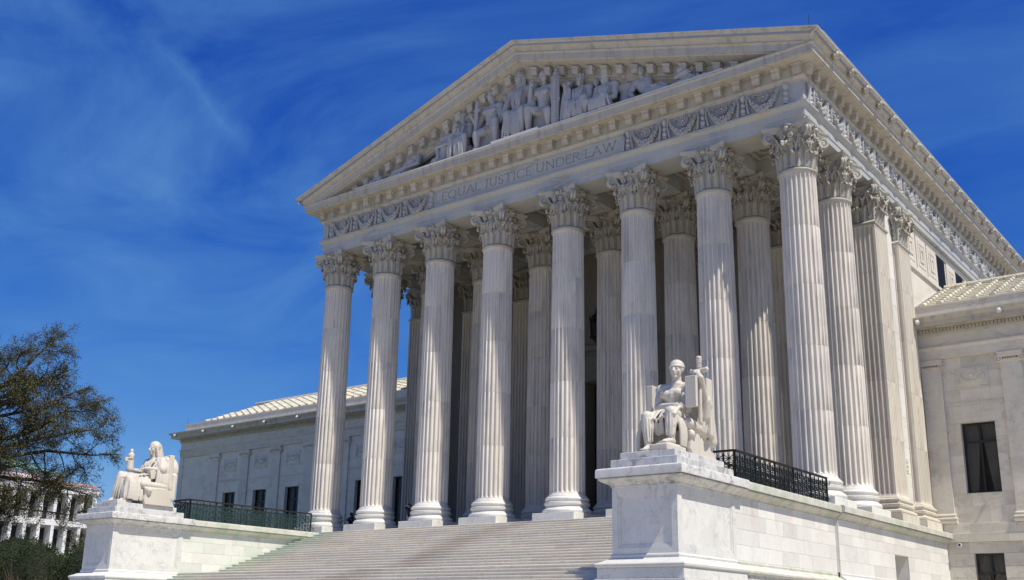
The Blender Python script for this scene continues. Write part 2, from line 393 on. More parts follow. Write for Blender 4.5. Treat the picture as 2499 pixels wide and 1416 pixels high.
# ------------------------------------------------------------------ Corinthian capital
def leaf(mb, M, H, W, out, lean=.0, thick=.035):
    key = [(0, 0), (.02, .22), (.03, .45), (.07, .68), (.16, .86), (.33, .98), (.52, 1.0), (.66, .92), (.66, .78), (.54, .74)]
    wk = [.56, .66, .80, .92, .98, 1.0, .98, .90, .74, .5]
    n = 19; rs = []
    for i in range(n):
        t = i/(n-1)*(len(key)-1); k = min(int(t), len(key)-2); f = t-k
        y = (key[k][0]*(1-f)+key[k+1][0]*f); z = (key[k][1]*(1-f)+key[k+1][1]*f); w = (wk[k]*(1-f)+wk[k+1]*f)
        k2 = min(i+1, n-1)/(n-1)*(len(key)-1); kk = min(int(k2), len(key)-2); g = k2-kk
        ty = (key[kk][0]*(1-g)+key[kk+1][0]*g-y)*out+1e-6; tz = (key[kk][1]*(1-g)+key[kk+1][1]*g-z)*H
        l = math.hypot(ty, tz) or 1
        if i == n-1: ty, tz = pt
        else: ty, tz = ty/l, tz/l
        pt = (ty, tz)
        nx, nz = tz, -ty
        w *= W*.5*(1.12 if i % 2 else .84)
        yy = y*out+lean*z; zz = z*H
        front = []; back = []
        for u in (-1, -.72, -.4, -.13, 0, .13, .4, .72, 1):
            off = .16*W*(1-u*u)*(.8) - (.035*W*8*.13 if abs(u) in (.72,) else 0) + (.09*W if u == 0 else 0) - (.05*W if abs(u) == .13 else 0) + (.05*W if abs(u) == .4 else 0)
            front.append((u*w, yy+nx*(off+thick), zz+nz*(off+thick)))
            back.append((u*w*.97, yy+nx*(off-thick*.3), zz+nz*(off-thick*.3)))
        rs.append([tuple(M @ Vector(p)) for p in front+back[::-1]])
    mb.rings(rs)
def scroll(mb, cen, dirv, up, rad, turns, r0, r1, start, n=26, width=None):
    """spiral tube in the plane (dirv, up)"""
    cen = Vector(cen); pts = []
    for i in range(n+1):
        t = i/n; a = start-t*turns*2*PI; rr = rad*(1-.82*t); pts.append(cen+dirv*math.cos(a)*rr+up*math.sin(a)*rr)
    return pts
def make_capital(square=False, h=0.97):
    mb = MB(); up = Vector((0, 0, 1)); z0 = 16.12
    def rb(a, r):
        if not square: return r
        c, s = abs(math.cos(a)), abs(math.sin(a)); return (h+r-.86)/((c**7+s**7)**(1/7))
    def place(a, r, z):
        q = a
        if square:
            k = round(a/(PI/2))*PI/2; d = a-k; q = k+(d if abs(abs(d)-PI/4) < .05 else d*.15)
        rr = rb(a, r); P = Vector((rr*math.cos(a), rr*math.sin(a), z))
        return T(*P) @ RZ(q-PI/2)
    if square:
        rs = []
        for r, z in ((.83, z0-.14), (.80, z0), (.76, z0+.9), (.86, z0+1.5), (1.0, z0+1.86), (1.1, z0+1.9)):
            rs.append([(rb(2*PI*(j+.5)/48, r)*math.cos(2*PI*(j+.5)/48), rb(2*PI*(j+.5)/48, r)*math.sin(2*PI*(j+.5)/48), z) for j in range(48)])
        mb.rings(rs)
        mb.sq([(-.05, 15.88), (.05, 15.90), (.08, 15.97), (.05, 16.04), (0, 16.06), (-.04, 16.12)], hx=h, hy=h)
    else:
        mb.lathe([(.84, 15.84), (.86, 15.90), (.93, 15.93), (.955, 15.99), (.93, 16.06), (.86, 16.08), (.79, z0), (.75, z0+.9), (.84, z0+1.4), (.98, z0+1.8), (1.1, z0+1.9)], 40)
    for k in range(8):
        a = PI/8+k*PI/4
        if square:
            pass
        leaf(mb, place(a, .80, z0), .80, .52, .52)
        leaf(mb, place(a+PI/8, .79, z0+.02), 1.34, .54, .72)
    if square:
        for k in range(4): leaf(mb, place(k*PI/2, .80, z0), .80, .5, .52)
    for k in range(8):
        a = PI/8+k*PI/4; cor = PI/4+round((a-PI/4)/(PI/2))*PI/2; cen = round(a/(PI/2))*PI/2
        # stalk
        P = lambda aa, r, z: Vector((rb(aa, r)*math.cos(aa), rb(aa, r)*math.sin(aa), z0+z))
        mb.tube([P(a, .82, .55), P(a, .88, .95), P(a, .95, 1.18)], [.075, .08, .11], 8)
        # corner volute (one ribbon each side of the diagonal)
        rt = 1.30 if not square else 1.12
        dv = Vector((math.cos(cor), math.sin(cor), 0)); tv = Vector((-math.sin(cor), math.cos(cor), 0)); sd = .075*(1 if a > cor else -1)
        R0 = rb(cor, rt)
        if square: R0 = rb(cor, .98)
        c = dv*(R0+.08)+up*(z0+1.64)+tv*sd
        sp = scroll(mb, c, dv, up, .27, 1.6, 0, 0, PI*.72)
        path = [P(a, .97, 1.14), P(a*.55+cor*.45, 1.02, 1.42), P(a*.2+cor*.8, 1.12, 1.68)]+sp
        mb.tube(path, [.07, .085, .095]+[.09-.045*i/len(sp) for i in range(len(sp))], 7)
        mb.tube([c-tv*.06, c+tv*.06], [.075, .075], 10)
        # inner helix
        dv2 = Vector((math.cos(cen), math.sin(cen), 0)); tv2 = Vector((-math.sin(cen), math.cos(cen), 0)); sg = 1 if ((a-cen+PI) % (2*PI)-PI) > 0 else -1
        c2 = dv2*(rb(cen, 1.0)+.06)+up*(z0+1.58)+tv2*sg*.17
        sp2 = scroll(mb, c2, tv2*sg, up, .13, 1.3, 0, 0, PI*.35+PI*.1)
        mb.tube([P(a, .97, 1.16), P(a*.6+cen*.4 if abs(a-cen) < 2 else a, 1.0, 1.45)]+sp2, .05, 6)
        # small husk leaf under each volute
        leaf(mb, T(*(P(a*.35+cor*.65, .96, .98))) @ RZ((a*.35+cor*.65)-PI/2), .56, .40, .52)
    # abacus: concave sides
    H = 1.20 if not square else h+.24
    def ab(sc, z):
        pts = []
        for s in range(4):
            for j in range(10):
                t = -1+2*j/9; x = t*(H-.0)*.94; y = H-.20*(1-t*t)*1.25+.0
                x, y = x*sc, y*sc
                pts.append([(x, -y), (y, x), (-x, y), (-y, -x)][s]+(z,))
        return pts
    mb.rings([ab(.93, z0+1.88), ab(.97, z0+1.96), ab(1.0, z0+2.0), ab(1.0, z0+2.04), ab(1.05, z0+2.07), ab(1.06, z0+2.2)])
    for k in range(4):
        a = k*PI/2; d = Vector((math.cos(a), math.sin(a), 0)); tv = Vector((-math.sin(a), math.cos(a), 0)); b = d*(H-.16)
        mb.ell(b+up*(z0+1.97), .17, .17, .13, n=8, m=6)
        for s in (-1, 0, 1):
            leaf(mb, T(*(b+tv*s*.13+up*(z0+1.78)-d*.02)) @ Matrix.Rotation(a-PI/2, 4, 'Z') @ Matrix.Rotation(-s*.35, 4, 'Y'), .46-.08*abs(s), .2, .2, thick=.03)
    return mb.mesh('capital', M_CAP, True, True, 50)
cap_round = make_capital(); cap_square = make_capital(True)

# column prototype (local coordinates, origin on the floor)
def new_empty_part(name, parent, loc):
    o = bpy.data.objects.new(name, None); COL.objects.link(o); o.parent = parent
    o.matrix_parent_inverse = Matrix.Translation(-ROOTPOS[parent.name]); o.location = loc; return o
def make_column(loc):
    c = new_empty_part('column', house, loc)
    MB().box(-1.297, 1.297, -1.297, 1.297, 0, .414, .01).build('plinth', M_WHT, c)
    MB().lathe([(1.15,.414),(1.24,.43),(1.28,.49),(1.285,.55),(1.26,.62),(1.20,.66),(1.16,.665),(1.155,.70),(1.11,.74),(1.095,.79),(1.13,.835),(1.17,.84),(1.195,.87),(1.195,.90),(1.17,.925),
                (1.19,.94),(1.19,.97),(1.15,.995),(1.09,1.0),(1.07,1.03),(1.09,1.06),(1.12,1.075),(1.15,1.10),(1.16,1.155),(1.14,1.21),(1.09,1.25),(1.05,1.255),(1.045,1.31)], 48).build('base', M_WHT, c, True, 40)
    make_drums(round_ring, col_rad, 1.31, 16.12, [4.35, 7.35, 10.3, 13.2], M_COL, c)
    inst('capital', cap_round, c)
    return c
proto = make_column((XS[0], 0, 0))
for r, y in enumerate((0, ROW2)):
    for j, x in enumerate(XS):
        if r == 0 and j == 0: continue
        c = copy_tree(proto); c.location = (x, y, 0)
        for k, ch in enumerate(c.children):
            if ch.name.startswith(('drum', 'capital', 'base')): pass
def make_anta(loc):
    c = new_empty_part('pilaster', house, loc)
    MB().box(-1.3, 1.3, -1.3, 1.3, 0, .5, .01).build('plinth', M_ANT, c)
    MB().sq([(.1,.5),(.24,.52),(.28,.58),(.27,.66),(.20,.71),(.17,.72),(.12,.78),(.14,.84),(.19,.86),(.21,.90),(.19,.94),(.21,.96),(.19,1.0),(.13,1.02),(.10,1.07),(.13,1.11),(.17,1.16),(.17,1.22),(.12,1.28),(.08,1.29),(.07,1.34)], hx=.97, hy=.97).build('base', M_ANT, c, True, 40)
    make_drums(square_ring, lambda z: .97, 1.31, 16.1, [4.35, 7.35, 10.3, 13.2], M_ANT, c)
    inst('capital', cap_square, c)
    return c
ap = make_anta((XR, 8.85, 0))
for x, y in [(XL, 8.85), (XR, 12.75), (XL, 12.75)]+[(x, 9.55) for x in (XS[1], XS[2], XS[5], XS[6])]:
    c = copy_tree(ap); c.location = (x, y, 0)

# ------------------------------------------------------------------ porch walls, floor, ceiling
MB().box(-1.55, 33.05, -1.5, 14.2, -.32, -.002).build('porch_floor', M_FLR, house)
def ashlar(parent, axis, plane, depth, u0, u1, z0, z1, rowh, bw, mat, holes=(), proud=.008, name='stone_block', back=True, sgn=1, jit=.004, gap=.006, seed=3, joined=False):
    JM = MB() if joined else None
    """courses of separate blocks. axis 'x': wall spans x at y=plane facing -y (sgn=1 means outward is negative); axis 'y': spans y at x=plane, outward +x for sgn=1"""
    rg = random.Random(seed); zs = {z0, z1}
    n = max(1, round((z1-z0)/rowh))
    for i in range(n+1): zs.add(z0+(z1-z0)*i/n)
    for h in holes:
        for z in (h[2], h[3]):
            if z0 < z < z1:
                zs = {q for q in zs if abs(q-z) > rowh*.35 or q in (z0, z1)}; zs.add(z)
    zs = sorted(zs); objs = 0
    for i in range(len(zs)-1):
        a, b = zs[i], zs[i+1]; zc = (a+b)/2; segs = [(u0, u1)]
        for h in holes:
            if h[2] < zc < h[3]:
                ns = []
                for s, e in segs:
                    if h[1] <= s or h[0] >= e: ns.append((s, e)); continue
                    if h[0] > s: ns.append((s, h[0]))
                    if h[1] < e: ns.append((h[1], e))
                segs = ns
        for s, e in segs:
            if e-s < .02: continue
            m = max(1, round((e-s)/bw)); cuts = [s]
            off = (.5 if i % 2 else 0)
            for k in range(1, m+1):
                p = s+(e-s)*(k-off)/m+rg.uniform(-.08, .08)*bw
                if s+.2*bw < p < e-.2*bw: cuts.append(p)
            cuts.append(e)
            for k in range(len(cuts)-1):
                p, q = cuts[k]+gap/2, cuts[k+1]-gap/2; d = proud+rg.uniform(0, jit)
                if axis == 'x':
                    y0, y1 = (plane-d, plane+depth) if sgn == 1 else (plane-depth, plane+d)
                    mb = (JM or MB()).box(p, q, y0, y1, a+gap/2, b-gap/2, .006)
                else:
                    x0, x1 = (plane-depth, plane+d) if sgn == 1 else (plane-d, plane+depth)
                    mb = (JM or MB()).box(x0, x1, p, q, a+gap/2, b-gap/2, .006)
                if not joined: mb.build(name, mat, parent, fix=False)
                objs += 1
    if joined and JM.v: tag(JM.build('stone_courses', mat, parent, fix=False), kind='stuff')
    return objs
porch = group_part('porch_wall', house, (MID, WALLY, 0))
DX0, DX1, DZ = 13.25, 18.25, 9.75
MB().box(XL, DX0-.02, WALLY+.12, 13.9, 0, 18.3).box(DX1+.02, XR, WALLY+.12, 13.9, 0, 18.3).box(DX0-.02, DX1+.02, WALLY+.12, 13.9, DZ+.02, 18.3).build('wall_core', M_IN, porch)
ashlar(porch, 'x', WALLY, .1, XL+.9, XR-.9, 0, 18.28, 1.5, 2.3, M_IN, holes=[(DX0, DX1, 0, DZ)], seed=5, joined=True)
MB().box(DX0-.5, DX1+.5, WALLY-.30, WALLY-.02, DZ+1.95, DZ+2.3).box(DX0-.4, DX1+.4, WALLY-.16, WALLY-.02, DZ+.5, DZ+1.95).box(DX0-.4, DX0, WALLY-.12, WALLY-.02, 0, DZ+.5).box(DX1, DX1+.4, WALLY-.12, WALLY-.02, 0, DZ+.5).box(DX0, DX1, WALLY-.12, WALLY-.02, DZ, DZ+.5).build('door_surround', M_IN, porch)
mb = MB()
for k in range(35): mb.box(DX0-.4+k*.165, DX0-.4+k*.165+.09, WALLY-.24, WALLY-.161, DZ+1.6, DZ+1.85)
mb.build('dentil_row', M_IN, porch)
door = group_part('door', house, (MID, WALLY, 0))
for s in (0, 1):
    x0 = DX0 if s == 0 else MID+.02; x1 = MID-.02 if s == 0 else DX1
    lf = MB().box(x0, x1, WALLY+1.3, WALLY+1.42, 0, DZ).build('door_leaf', M_DOOR, door)
for r in range(4):
    for s in range(2):
        x0 = DX0+.3+s*2.5; MB().box(x0, x0+1.9, WALLY+1.22, WALLY+1.299, .5+r*2.3, 2.4+r*2.3, .05).build('door_panel', M_DOOR, door)
MB().box(DX0-.02, DX0, WALLY+.1, WALLY+1.4, 0, DZ).box(DX1, DX1+.02, WALLY+.1, WALLY+1.4, 0, DZ).box(DX0, DX1, WALLY+.1, WALLY+1.4, DZ, DZ+.02).build('door_reveal', M_IN, door)
# ceiling and beams
ceil = group_part('porch_ceiling', house, (MID, 4, 19.5))
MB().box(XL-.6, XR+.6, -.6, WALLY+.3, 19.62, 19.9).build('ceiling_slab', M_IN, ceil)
bays_y = [(.87, ROW2-.87), (ROW2+.87, WALLY)]
for y0, y1 in bays_y:
    for j in range(7):
        x0, x1 = XS[j]+.87, XS[j+1]-.87; w = .28
        mb = MB()
        for k, (i0, zc) in enumerate(((0, 19.15), (.26, 19.3), (.5, 19.45))):
            i1 = i0+.24; zt = 19.61
            mb.box(x0+i0, x1-i0, y0+i0, y0+i1, zc, zt).box(x0+i0, x1-i0, y1-i1, y1-i0, zc, zt).box(x0+i0, x0+i1, y0+i1, y1-i1, zc, zt).box(x1-i1, x1-i0, y0+i1, y1-i1, zc, zt)
        mb.build('ceiling_coffer', M_CAP, ceil)
for j, x in enumerate(XS):
    for y0, y1 in bays_y:
        if 0 < j < 7: MB().box(x-.82, x+.82, y0-.0, y1, 18.34, 19.61).box(x-.45, x+.45, y0+.5, y1-.5, 18.30, 18.34).build('ceiling_beam', M_ENT, ceil)
MB().box(XL+.87, XR-.87, ROW2-.85, ROW2+.85, 18.345, 19.612).build('ceiling_beam', M_ENT, ceil)
MB().box(XL+.87, XR-.87, WALLY-.5, WALLY+.2, 18.345, 19.612).build('ceiling_beam', M_ENT, ceil)

# ------------------------------------------------------------------ central block behind the portico
YB = 62
core = group_part('side_wall', house, (MID, 30, 0))
MB().box(-1.0, 32.30, 14.0, YB, -3, 18.3).build('wall_core', M_CRM, core)
MB().box(-.80, -.3, 9.8, 13.99, 0, 18.3).box(31.8, 32.30, 9.8, 13.99, 0, 18.3).build('wall_core', M_CRM, core)
for s in (0, 1):
    pl = 32.32 if s else -.82; sg = 1 if s else -1
    # between the two side pilasters, with its slit window and relief panel
    ashlar(core, 'y', pl, .02, 9.85, 11.75, 0, 18.28, 1.5, 2.6, M_WHT, holes=[(10.35, 10.9, 4.3, 5.9), (10.3, 11.3, 2.9, 3.7)], sgn=sg, seed=8, joined=not s)
    MB().box(pl-.1, pl-.03, 10.35, 10.9, 4.3, 5.9).build('slit_window', M_WFR, core) if s else None
    mb = MB().box(pl-.02*sg, pl+.03*sg, 10.3, 11.3, 2.9, 3.7, .01)
    for q in range(2):
        for a in range(7): mb.ell((pl+.04*sg, 10.55+.5*q+.16*math.cos(a*.9), 3.3+.26*math.sin(a*.9)), .04, .05, .07, n=6, m=5)
    mb.ell((pl+.04*sg, 10.55, 3.3), .05, .08, .08, n=8, m=6).ell((pl+.04*sg, 11.05, 3.3), .05, .08, .08, n=8, m=6)
    mb.build('relief_panel', M_CRM, core)
    ashlar(core, 'y', pl+.02*sg, .03, 13.75, YB, 12.0, 15.45, 1.7, 3.4, M_CRM, sgn=sg, seed=9, jit=.002, gap=.004, joined=True)
    # ledge, key panels and upper windows
    MB().box(pl, pl+.16*sg, 13.75, YB, 15.46, 15.62).box(pl, pl+.10*sg, 13.75, YB, 15.62, 15.74).build('string_course', M_CRM, core)
    MB().box(pl, pl+.06*sg, 13.75, YB, 17.96, 18.28).build('string_course', M_CRM, core)
    k = 0; y = 14.1
    while y < YB-2:
        if k % 2 == 1 and k > 1 or k == 3:
            MB().box(pl-.02*sg, pl+.012*sg, y+.25, y+1.85, 15.76, 17.9).build('upper_window', M_WFR, core)
            mb = MB()
            for q in range(1, 8): mb.box(pl+.013*sg, pl+.03*sg, y+.25+.2*q-.01, y+.25+.2*q+.01, 15.76, 17.9)
            for q in range(1, 10): mb.box(pl+.031*sg, pl+.04*sg, y+.26, y+1.84, 15.76+.21*q, 15.78+.21*q)
            mb.build('window_grille', M_BRZ, core)
        else:
            mb = MB().box(pl+.0*sg, pl+.045*sg, y+.1, y+2.0, 15.76, 17.94, .01)
            for i0, dd in ((.28, .075), (.62, .105)):
                a0, a1, b0, b1 = y+.1+i0, y+2.0-i0, 15.76+i0, 17.94-i0; w = .16
                X0, X1 = pl+.046*sg, pl+dd*sg
                mb.box(X0, X1, a0, a1, b0, b0+w).box(X0, X1, a0, a1, b1-w, b1).box(X0, X1, a0, a0+w, b0+w, b1-w).box(X0, X1, a1-w, a1, b0+w, b1-w)
            mb.build('key_panel', M_CRM, core)
        k += 1; y += 2.1

# ------------------------------------------------------------------ entablature
ent = group_part('entablature', house, (MID, 0, 18.3))
def U(o): return [(XL-o, YB), (XL-o, -o), (XR+o, -o), (XR+o, YB)]
arch_prof = [(-.85, 18.33), (.87, 18.33), (.87, 18.66), (.91, 18.67), (.91, 19.04), (.94, 19.06), (.95, 19.10), (1.0, 19.16), (1.05, 19.22), (1.10, 19.26), (1.10, 19.36), (.96, 19.37)]
for seg, nm in ((arch_prof, 'architrave'),):
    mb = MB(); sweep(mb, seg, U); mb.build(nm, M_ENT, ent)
# inner face of the architrave round the porch
MB().box(XL+.852, XR-.852, .848, .868, 18.332, 19.61).build('architrave_back', M_ENT, ent)
MB().box(XL+.848, XL+.868, .87, WALLY, 18.332, 19.61).box(XR-.868, XR-.848, .87, WALLY, 18.332, 19.61).build('architrave_back', M_ENT, ent)
mb = MB(); sweep(mb, [(-.5, 18.42), (-.5, 18.331)], U)
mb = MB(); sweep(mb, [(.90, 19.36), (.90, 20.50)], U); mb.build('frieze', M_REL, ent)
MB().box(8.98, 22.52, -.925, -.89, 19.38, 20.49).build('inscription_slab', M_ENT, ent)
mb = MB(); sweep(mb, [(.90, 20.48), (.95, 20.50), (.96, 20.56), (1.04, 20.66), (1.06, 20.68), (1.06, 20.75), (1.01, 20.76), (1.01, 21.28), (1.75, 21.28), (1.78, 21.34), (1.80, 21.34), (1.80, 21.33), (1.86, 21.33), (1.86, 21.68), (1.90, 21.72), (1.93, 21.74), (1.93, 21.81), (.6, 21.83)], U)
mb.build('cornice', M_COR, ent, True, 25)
# side gutters (sima) with their lion heads
simap = [(1.90, 21.81), (1.95, 21.83), (1.97, 21.90), (2.04, 22.0), (2.18, 22.08), (2.27, 22.14), (2.30, 22.18), (2.34, 22.19), (2.34, 22.26), (1.6, 22.27)]
def side(s):
    return (lambda o: [(XR+o, -2.34), (XR+o, YB)]) if s else (lambda o: [(XL-o, -2.34), (XL-o, YB)])
for s in (0, 1):
    mb = MB(); sweep(mb, simap, side(s)); mb.build('gutter', M_COR, ent, True, 25)
# shared pieces: mutule, lion head, garland
def mut_mesh(shear=0, z0=0, dsc=1.0):
    mu = MB(); A = ((.18, .25, 20.80), (.19, .29, 20.815), (.195, .31, 20.93), (.195, .34, 21.0), (.195, .34, 21.17)); B = ((.21, .355, 21.165), (.235, .38, 21.20), (.235, .38, 21.284))
    for L_ in (A, B): mu.rings([[(x, y*dsc, z-z0+shear*x) for x, y in ((-w, 0), (w, 0), (w, -d), (-w, -d))] for w, d, z in L_])
    return mu.mesh('mutule', M_COR)
mutule = mut_mesh(); mut_rl = mut_mesh(SLOPE, 21.0, 1.25); mut_rr = mut_mesh(-SLOPE, 21.0, 1.25)
def mut_at(M, parent=None): return inst('mutule', mutule, parent or ent, M)
lh = MB()
lh.ell((0, -.08, 0), .17, .15, .19, n=12, m=8).ell((0, -.22, -.05), .10, .10, .09, n=8, m=6).ell((0, -.25, -.11), .07, .08, .04, n=8, m=5)
for k in range(12):
    a = 2*PI*k/12; lh.ell((.17*math.cos(a), -.03, .19*math.sin(a)), .06, .08, .06, n=6, m=5)
for s in (-1, 1): lh.ell((s*.12, -.10, .17), .04, .04, .05, n=6, m=5).ell((s*.07, -.2, .05), .035, .03, .03, n=6, m=5)
lion = lh.mesh('lion_head', M_CAP, True); lion2 = lh.mesh('lion_head', M_WHT, True)
for s in (0, 1):
    for k in range(28):
        y = .4+2.08*k
        M = T((XR+2.10) if s else (XL-2.10), y, 22.02) @ RZ(PI/2 if s else -PI/2) @ Matrix.Scale(1.25, 4)
        inst('lion_head', lion, ent, M)
nm = 33
for k in range(nm): mut_at(T(XL-.75+(XR-XL+1.5)*k/(nm-1), -1.01, 0))
for s in (0, 1):
    for k in range(59):
        y = -.75+1.03*k
        mut_at(T(XR+1.01, y, 0) @ RZ(PI/2) if s else T(XL-1.01, y, 0) @ RZ(-PI/2))
# garland with rosette between candelabra, pitch 2.23
g = MB(); rg = random.Random(4)
# candelabrum centred x=0
for r, z in ((.16, 19.40), ): pass
prof = [(.17, 19.40), (.17, 19.50), (.12, 19.55), (.15, 19.62), (.17, 19.70), (.14, 19.80), (.09, 19.86), (.13, 19.92), (.16, 20.0), (.13, 20.08), (.08, 20.14), (.12, 20.22), (.15, 20.30), (.17, 20.36), (.17, 20.46)]
g.rings([[(r*math.cos(PI+PI*j/8), .0+r*.8*math.sin(PI+PI*j/8), z) for j in range(9)] for r, z in prof], cap=False, closed=False)
for s in (-1, 1):
    g.tube([(s*.30, -.05, 19.42), (s*.27, -.09, 19.7), (s*.22, -.10, 20.0), (s*.24, -.10, 20.25), (s*.30, -.09, 20.38), (s*.20, -.10, 20.44)], [.07, .06, .05, .06, .05, .03], 6)
    g.ell((s*.3, -.06, 19.5), .07, .08, .09, n=6, m=5)
for i in range(46):
    t = i/45; x = .36+1.51*t; z = 20.28-.80*(1-(2*t-1)**2)**.75
    for q in range(3):
        r = .055+.05*math.sin(PI*t)+rg.uniform(-.01, .015)
        g.ell((x+rg.uniform(-.03, .03), -.06-rg.uniform(0, .06), z+rg.uniform(-.12, .12)*(.4+math.sin(PI*t))), r*.8, r, r*.8, n=6, m=4)
for rr, n in ((.24, 12), (.14, 8)):
    for k in range(n):
        a = 2*PI*k/n; g.ell((1.115+rr*math.cos(a), -.05, 20.12+rr*math.sin(a)), .07, .07, .07, n=6, m=4)
g.ell((1.115, -.09, 20.12), .08, .07, .08, n=8, m=5)
for s in (-1, 1):
    g.tube([(1.115+s*.30, -.03, 20.30), (1.115+s*.45, -.06, 20.38), (1.115+s*.58, -.05, 20.30), (1.115+s*.52, -.06, 20.20), (1.115+s*.44, -.05, 20.27)], .035, 5)
g.v = [(x, y*1.7, z) for x, y, z in g.v]
garland = g.mesh('garland', M_REL, True, True, 60)
for x in (-.27, 1.96, 4.19, 6.42): inst('garland', garland, ent, T(x, -.90, 0))
for x in (22.84, 25.07, 27.30, 29.53): inst('garland', garland, ent, T(x, -.90, 0))
e = MB(); e.v = list(g.v[:9*15]); e.f = [f for f in g.f if max(f) < 9*15]
can = e.mesh('candelabrum', M_REL, True)
for x in (8.65, 31.76): inst('candelabrum', can, ent, T(x, -.90, 0))
for s in (0, 1):
    for k in range(26):
        y = -.27+2.23*k; inst('garland', garland, ent, T(XR+.90, y, 0) @ RZ(PI/2) if s else T(XL-.90, y+2.23, 0) @ RZ(-PI/2))
# raised border of the inscription panel
MB().box(8.95, 22.55, -.95, -.926, 19.42, 19.47).box(8.95, 22.55, -.95, -.926, 20.42, 20.47).box(8.95, 9.0, -.95, -.926, 19.47, 20.42).box(22.5, 22.55, -.95, -.926, 19.47, 20.42).build('inscription_border', M_ENT, ent)
# letters: Roman capitals drawn as strokes
def arc(cx, cz, rx, rz, a0, a1, n=10): return [(cx+rx*math.cos(R(a0+(a1-a0)*i/n)), cz+rz*math.sin(R(a0+(a1-a0)*i/n))) for i in range(n+1)]
GL = {
 'E': (.50, [[(.06,0),(.06,1)],[(.06,1),(.5,1)],[(.06,.52),(.42,.52)],[(.06,0),(.5,0)],[(.5,1),(.5,.9)],[(.5,0),(.5,.1)]]),
 'Q': (.96, [arc(.48,.5,.44,.5,0,360,18), [(.5,.02),(.75,-.12),(1.0,-.2)]]),
 'U': (.80, [[(.1,1),(.1,.35)]+arc(.4,.33,.3,.33,180,360,8)+[(.7,1)],[(0,1),(.2,1)],[(.6,1),(.8,1)]]),
 'A': (.82, [[(.04,0),(.42,1),(.8,0)],[(.18,.36),(.66,.36)],[(-.04,0),(.14,0)],[(.7,0),(.9,0)]]),
 'L': (.50, [[(.06,0),(.06,1)],[(.06,0),(.5,0)],[(.5,0),(.5,.12)],[(-.04,1),(.16,1)]]),
 'J': (.36, [[(.24,1),(.24,.1),(.16,-.08),(.02,-.14)],[(.12,1),(.36,1)]]),
 'S': (.50, [arc(.25,.75,.2,.25,30,270,8)+arc(.25,.25,.22,.25,90,-150,8)]),
 'T': (.74, [[(.37,0),(.37,1)],[(0,1),(.74,1)],[(0,1),(0,.9)],[(.74,1),(.74,.9)],[(.27,0),(.47,0)]]),
 'I': (.20, [[(.1,0),(.1,1)],[(0,1),(.2,1)],[(0,0),(.2,0)]]),
 'C': (.80, [arc(.46,.5,.44,.5,45,315,14)]),
 'N': (.84, [[(.1,0),(.1,1),(.74,0),(.74,1)],[(0,0),(.2,0)],[(.64,1),(.84,1)],[(0,1),(.1,1)]]),
 'D': (.80, [[(.08,0),(.08,1),(.3,1)]+arc(.32,.5,.44,.5,90,-90,10)+[(.08,0)]]),
 'R': (.66, [[(.08,0),(.08,1),(.3,1)]+arc(.32,.76,.24,.24,90,-90,8)+[(.08,.52)],[(.34,.52),(.7,0)],[(-.02,0),(.18,0)]]),
 'W': (1.2, [[(.04,1),(.34,0),(.6,.95),(.86,0),(1.16,1)],[(-.06,1),(.14,1)],[(1.06,1),(1.26,1)]]),
 '.': (.20, [[(.07,.5),(.13,.56)]]),
}
M_LET = plain('incised_letter_shadow_dirt', (.28, .28, .28), .8, 0, .2, 6)  # shade of cut letters painted as a dark tone, along with their dirt
M_LET.name = 'letter_shade_grime'
txt = '.EQUAL.JUSTICE.UNDER.LAW.'; hgt = .52; gapw = .16
tot = sum(GL[c][0] for c in txt)+gapw*(len(txt)-1); sc = (22.28-9.25)/tot; x = 9.25
for c in txt:
    w, st = GL[c]; mb = MB()
    for sidx, s in enumerate(st):
        for a, b in zip(s[:-1], s[1:]):
            A = Vector((x+a[0]*sc, -.928, 19.73+a[1]*hgt)); B = Vector((x+b[0]*sc, -.928, 19.73+b[1]*hgt))
            vert = abs((B-A).normalized().z) > .5
            mb.bar(A, B, .05 if (vert or c == '.') else .034, .012) if False else mb.rings([[P+Vector((nx*ww, oy, nz*ww)) for (ww, oy) in ((-1,0),(1,0),(1,-.008),(-1,-.008))] for P in (A, B) for (nx, nz) in [(-(B-A).normalized().z*(.034 if vert else .022), (B-A).normalized().x*(.034 if vert else .022))]])
    mb.build('letter', M_LET, ent); x += (w+gapw)*sc

# ------------------------------------------------------------------ pediment
ped = group_part('pediment', house, (MID, 0, 21.8))
SL = (27.93-22.26)/(MID-(XL-2.34))
def rake(prof, name, mat, parent, dz=0, proud=0, smooth=True):
    mb = MB(); L_, A_, R_ = [], [], []
    for o, h in prof:
        y = -(o+proud); xl = XL-o; zA = h+dz+SL*(MID-xl)
        L_.append((xl, y, h+dz)); A_.append((MID, y, zA)); R_.append((2*MID-xl, y, h+dz))
    mb.rings([L_, A_, R_], cap=False, closed=False); return mb.build(name, mat, parent, smooth, 25)
rake([(o, z+.002) for o, z in simap], 'raking_gutter', M_COR, ped)
rake([(1.90, 21.815), (1.93, 21.79), (1.93, 21.74), (1.90, 21.72), (1.86, 21.68), (1.86, 21.33), (1.80, 21.33), (1.80, 21.34), (1.78, 21.34), (1.75, 21.28), (.99, 21.28), (.99, 20.76), (.9, 20.75), (.88, 20.72), (.74, 20.62), (.70, 20.5), (.50, 20.48)], 'raking_cornice', M_COR, ped, proud=.004)
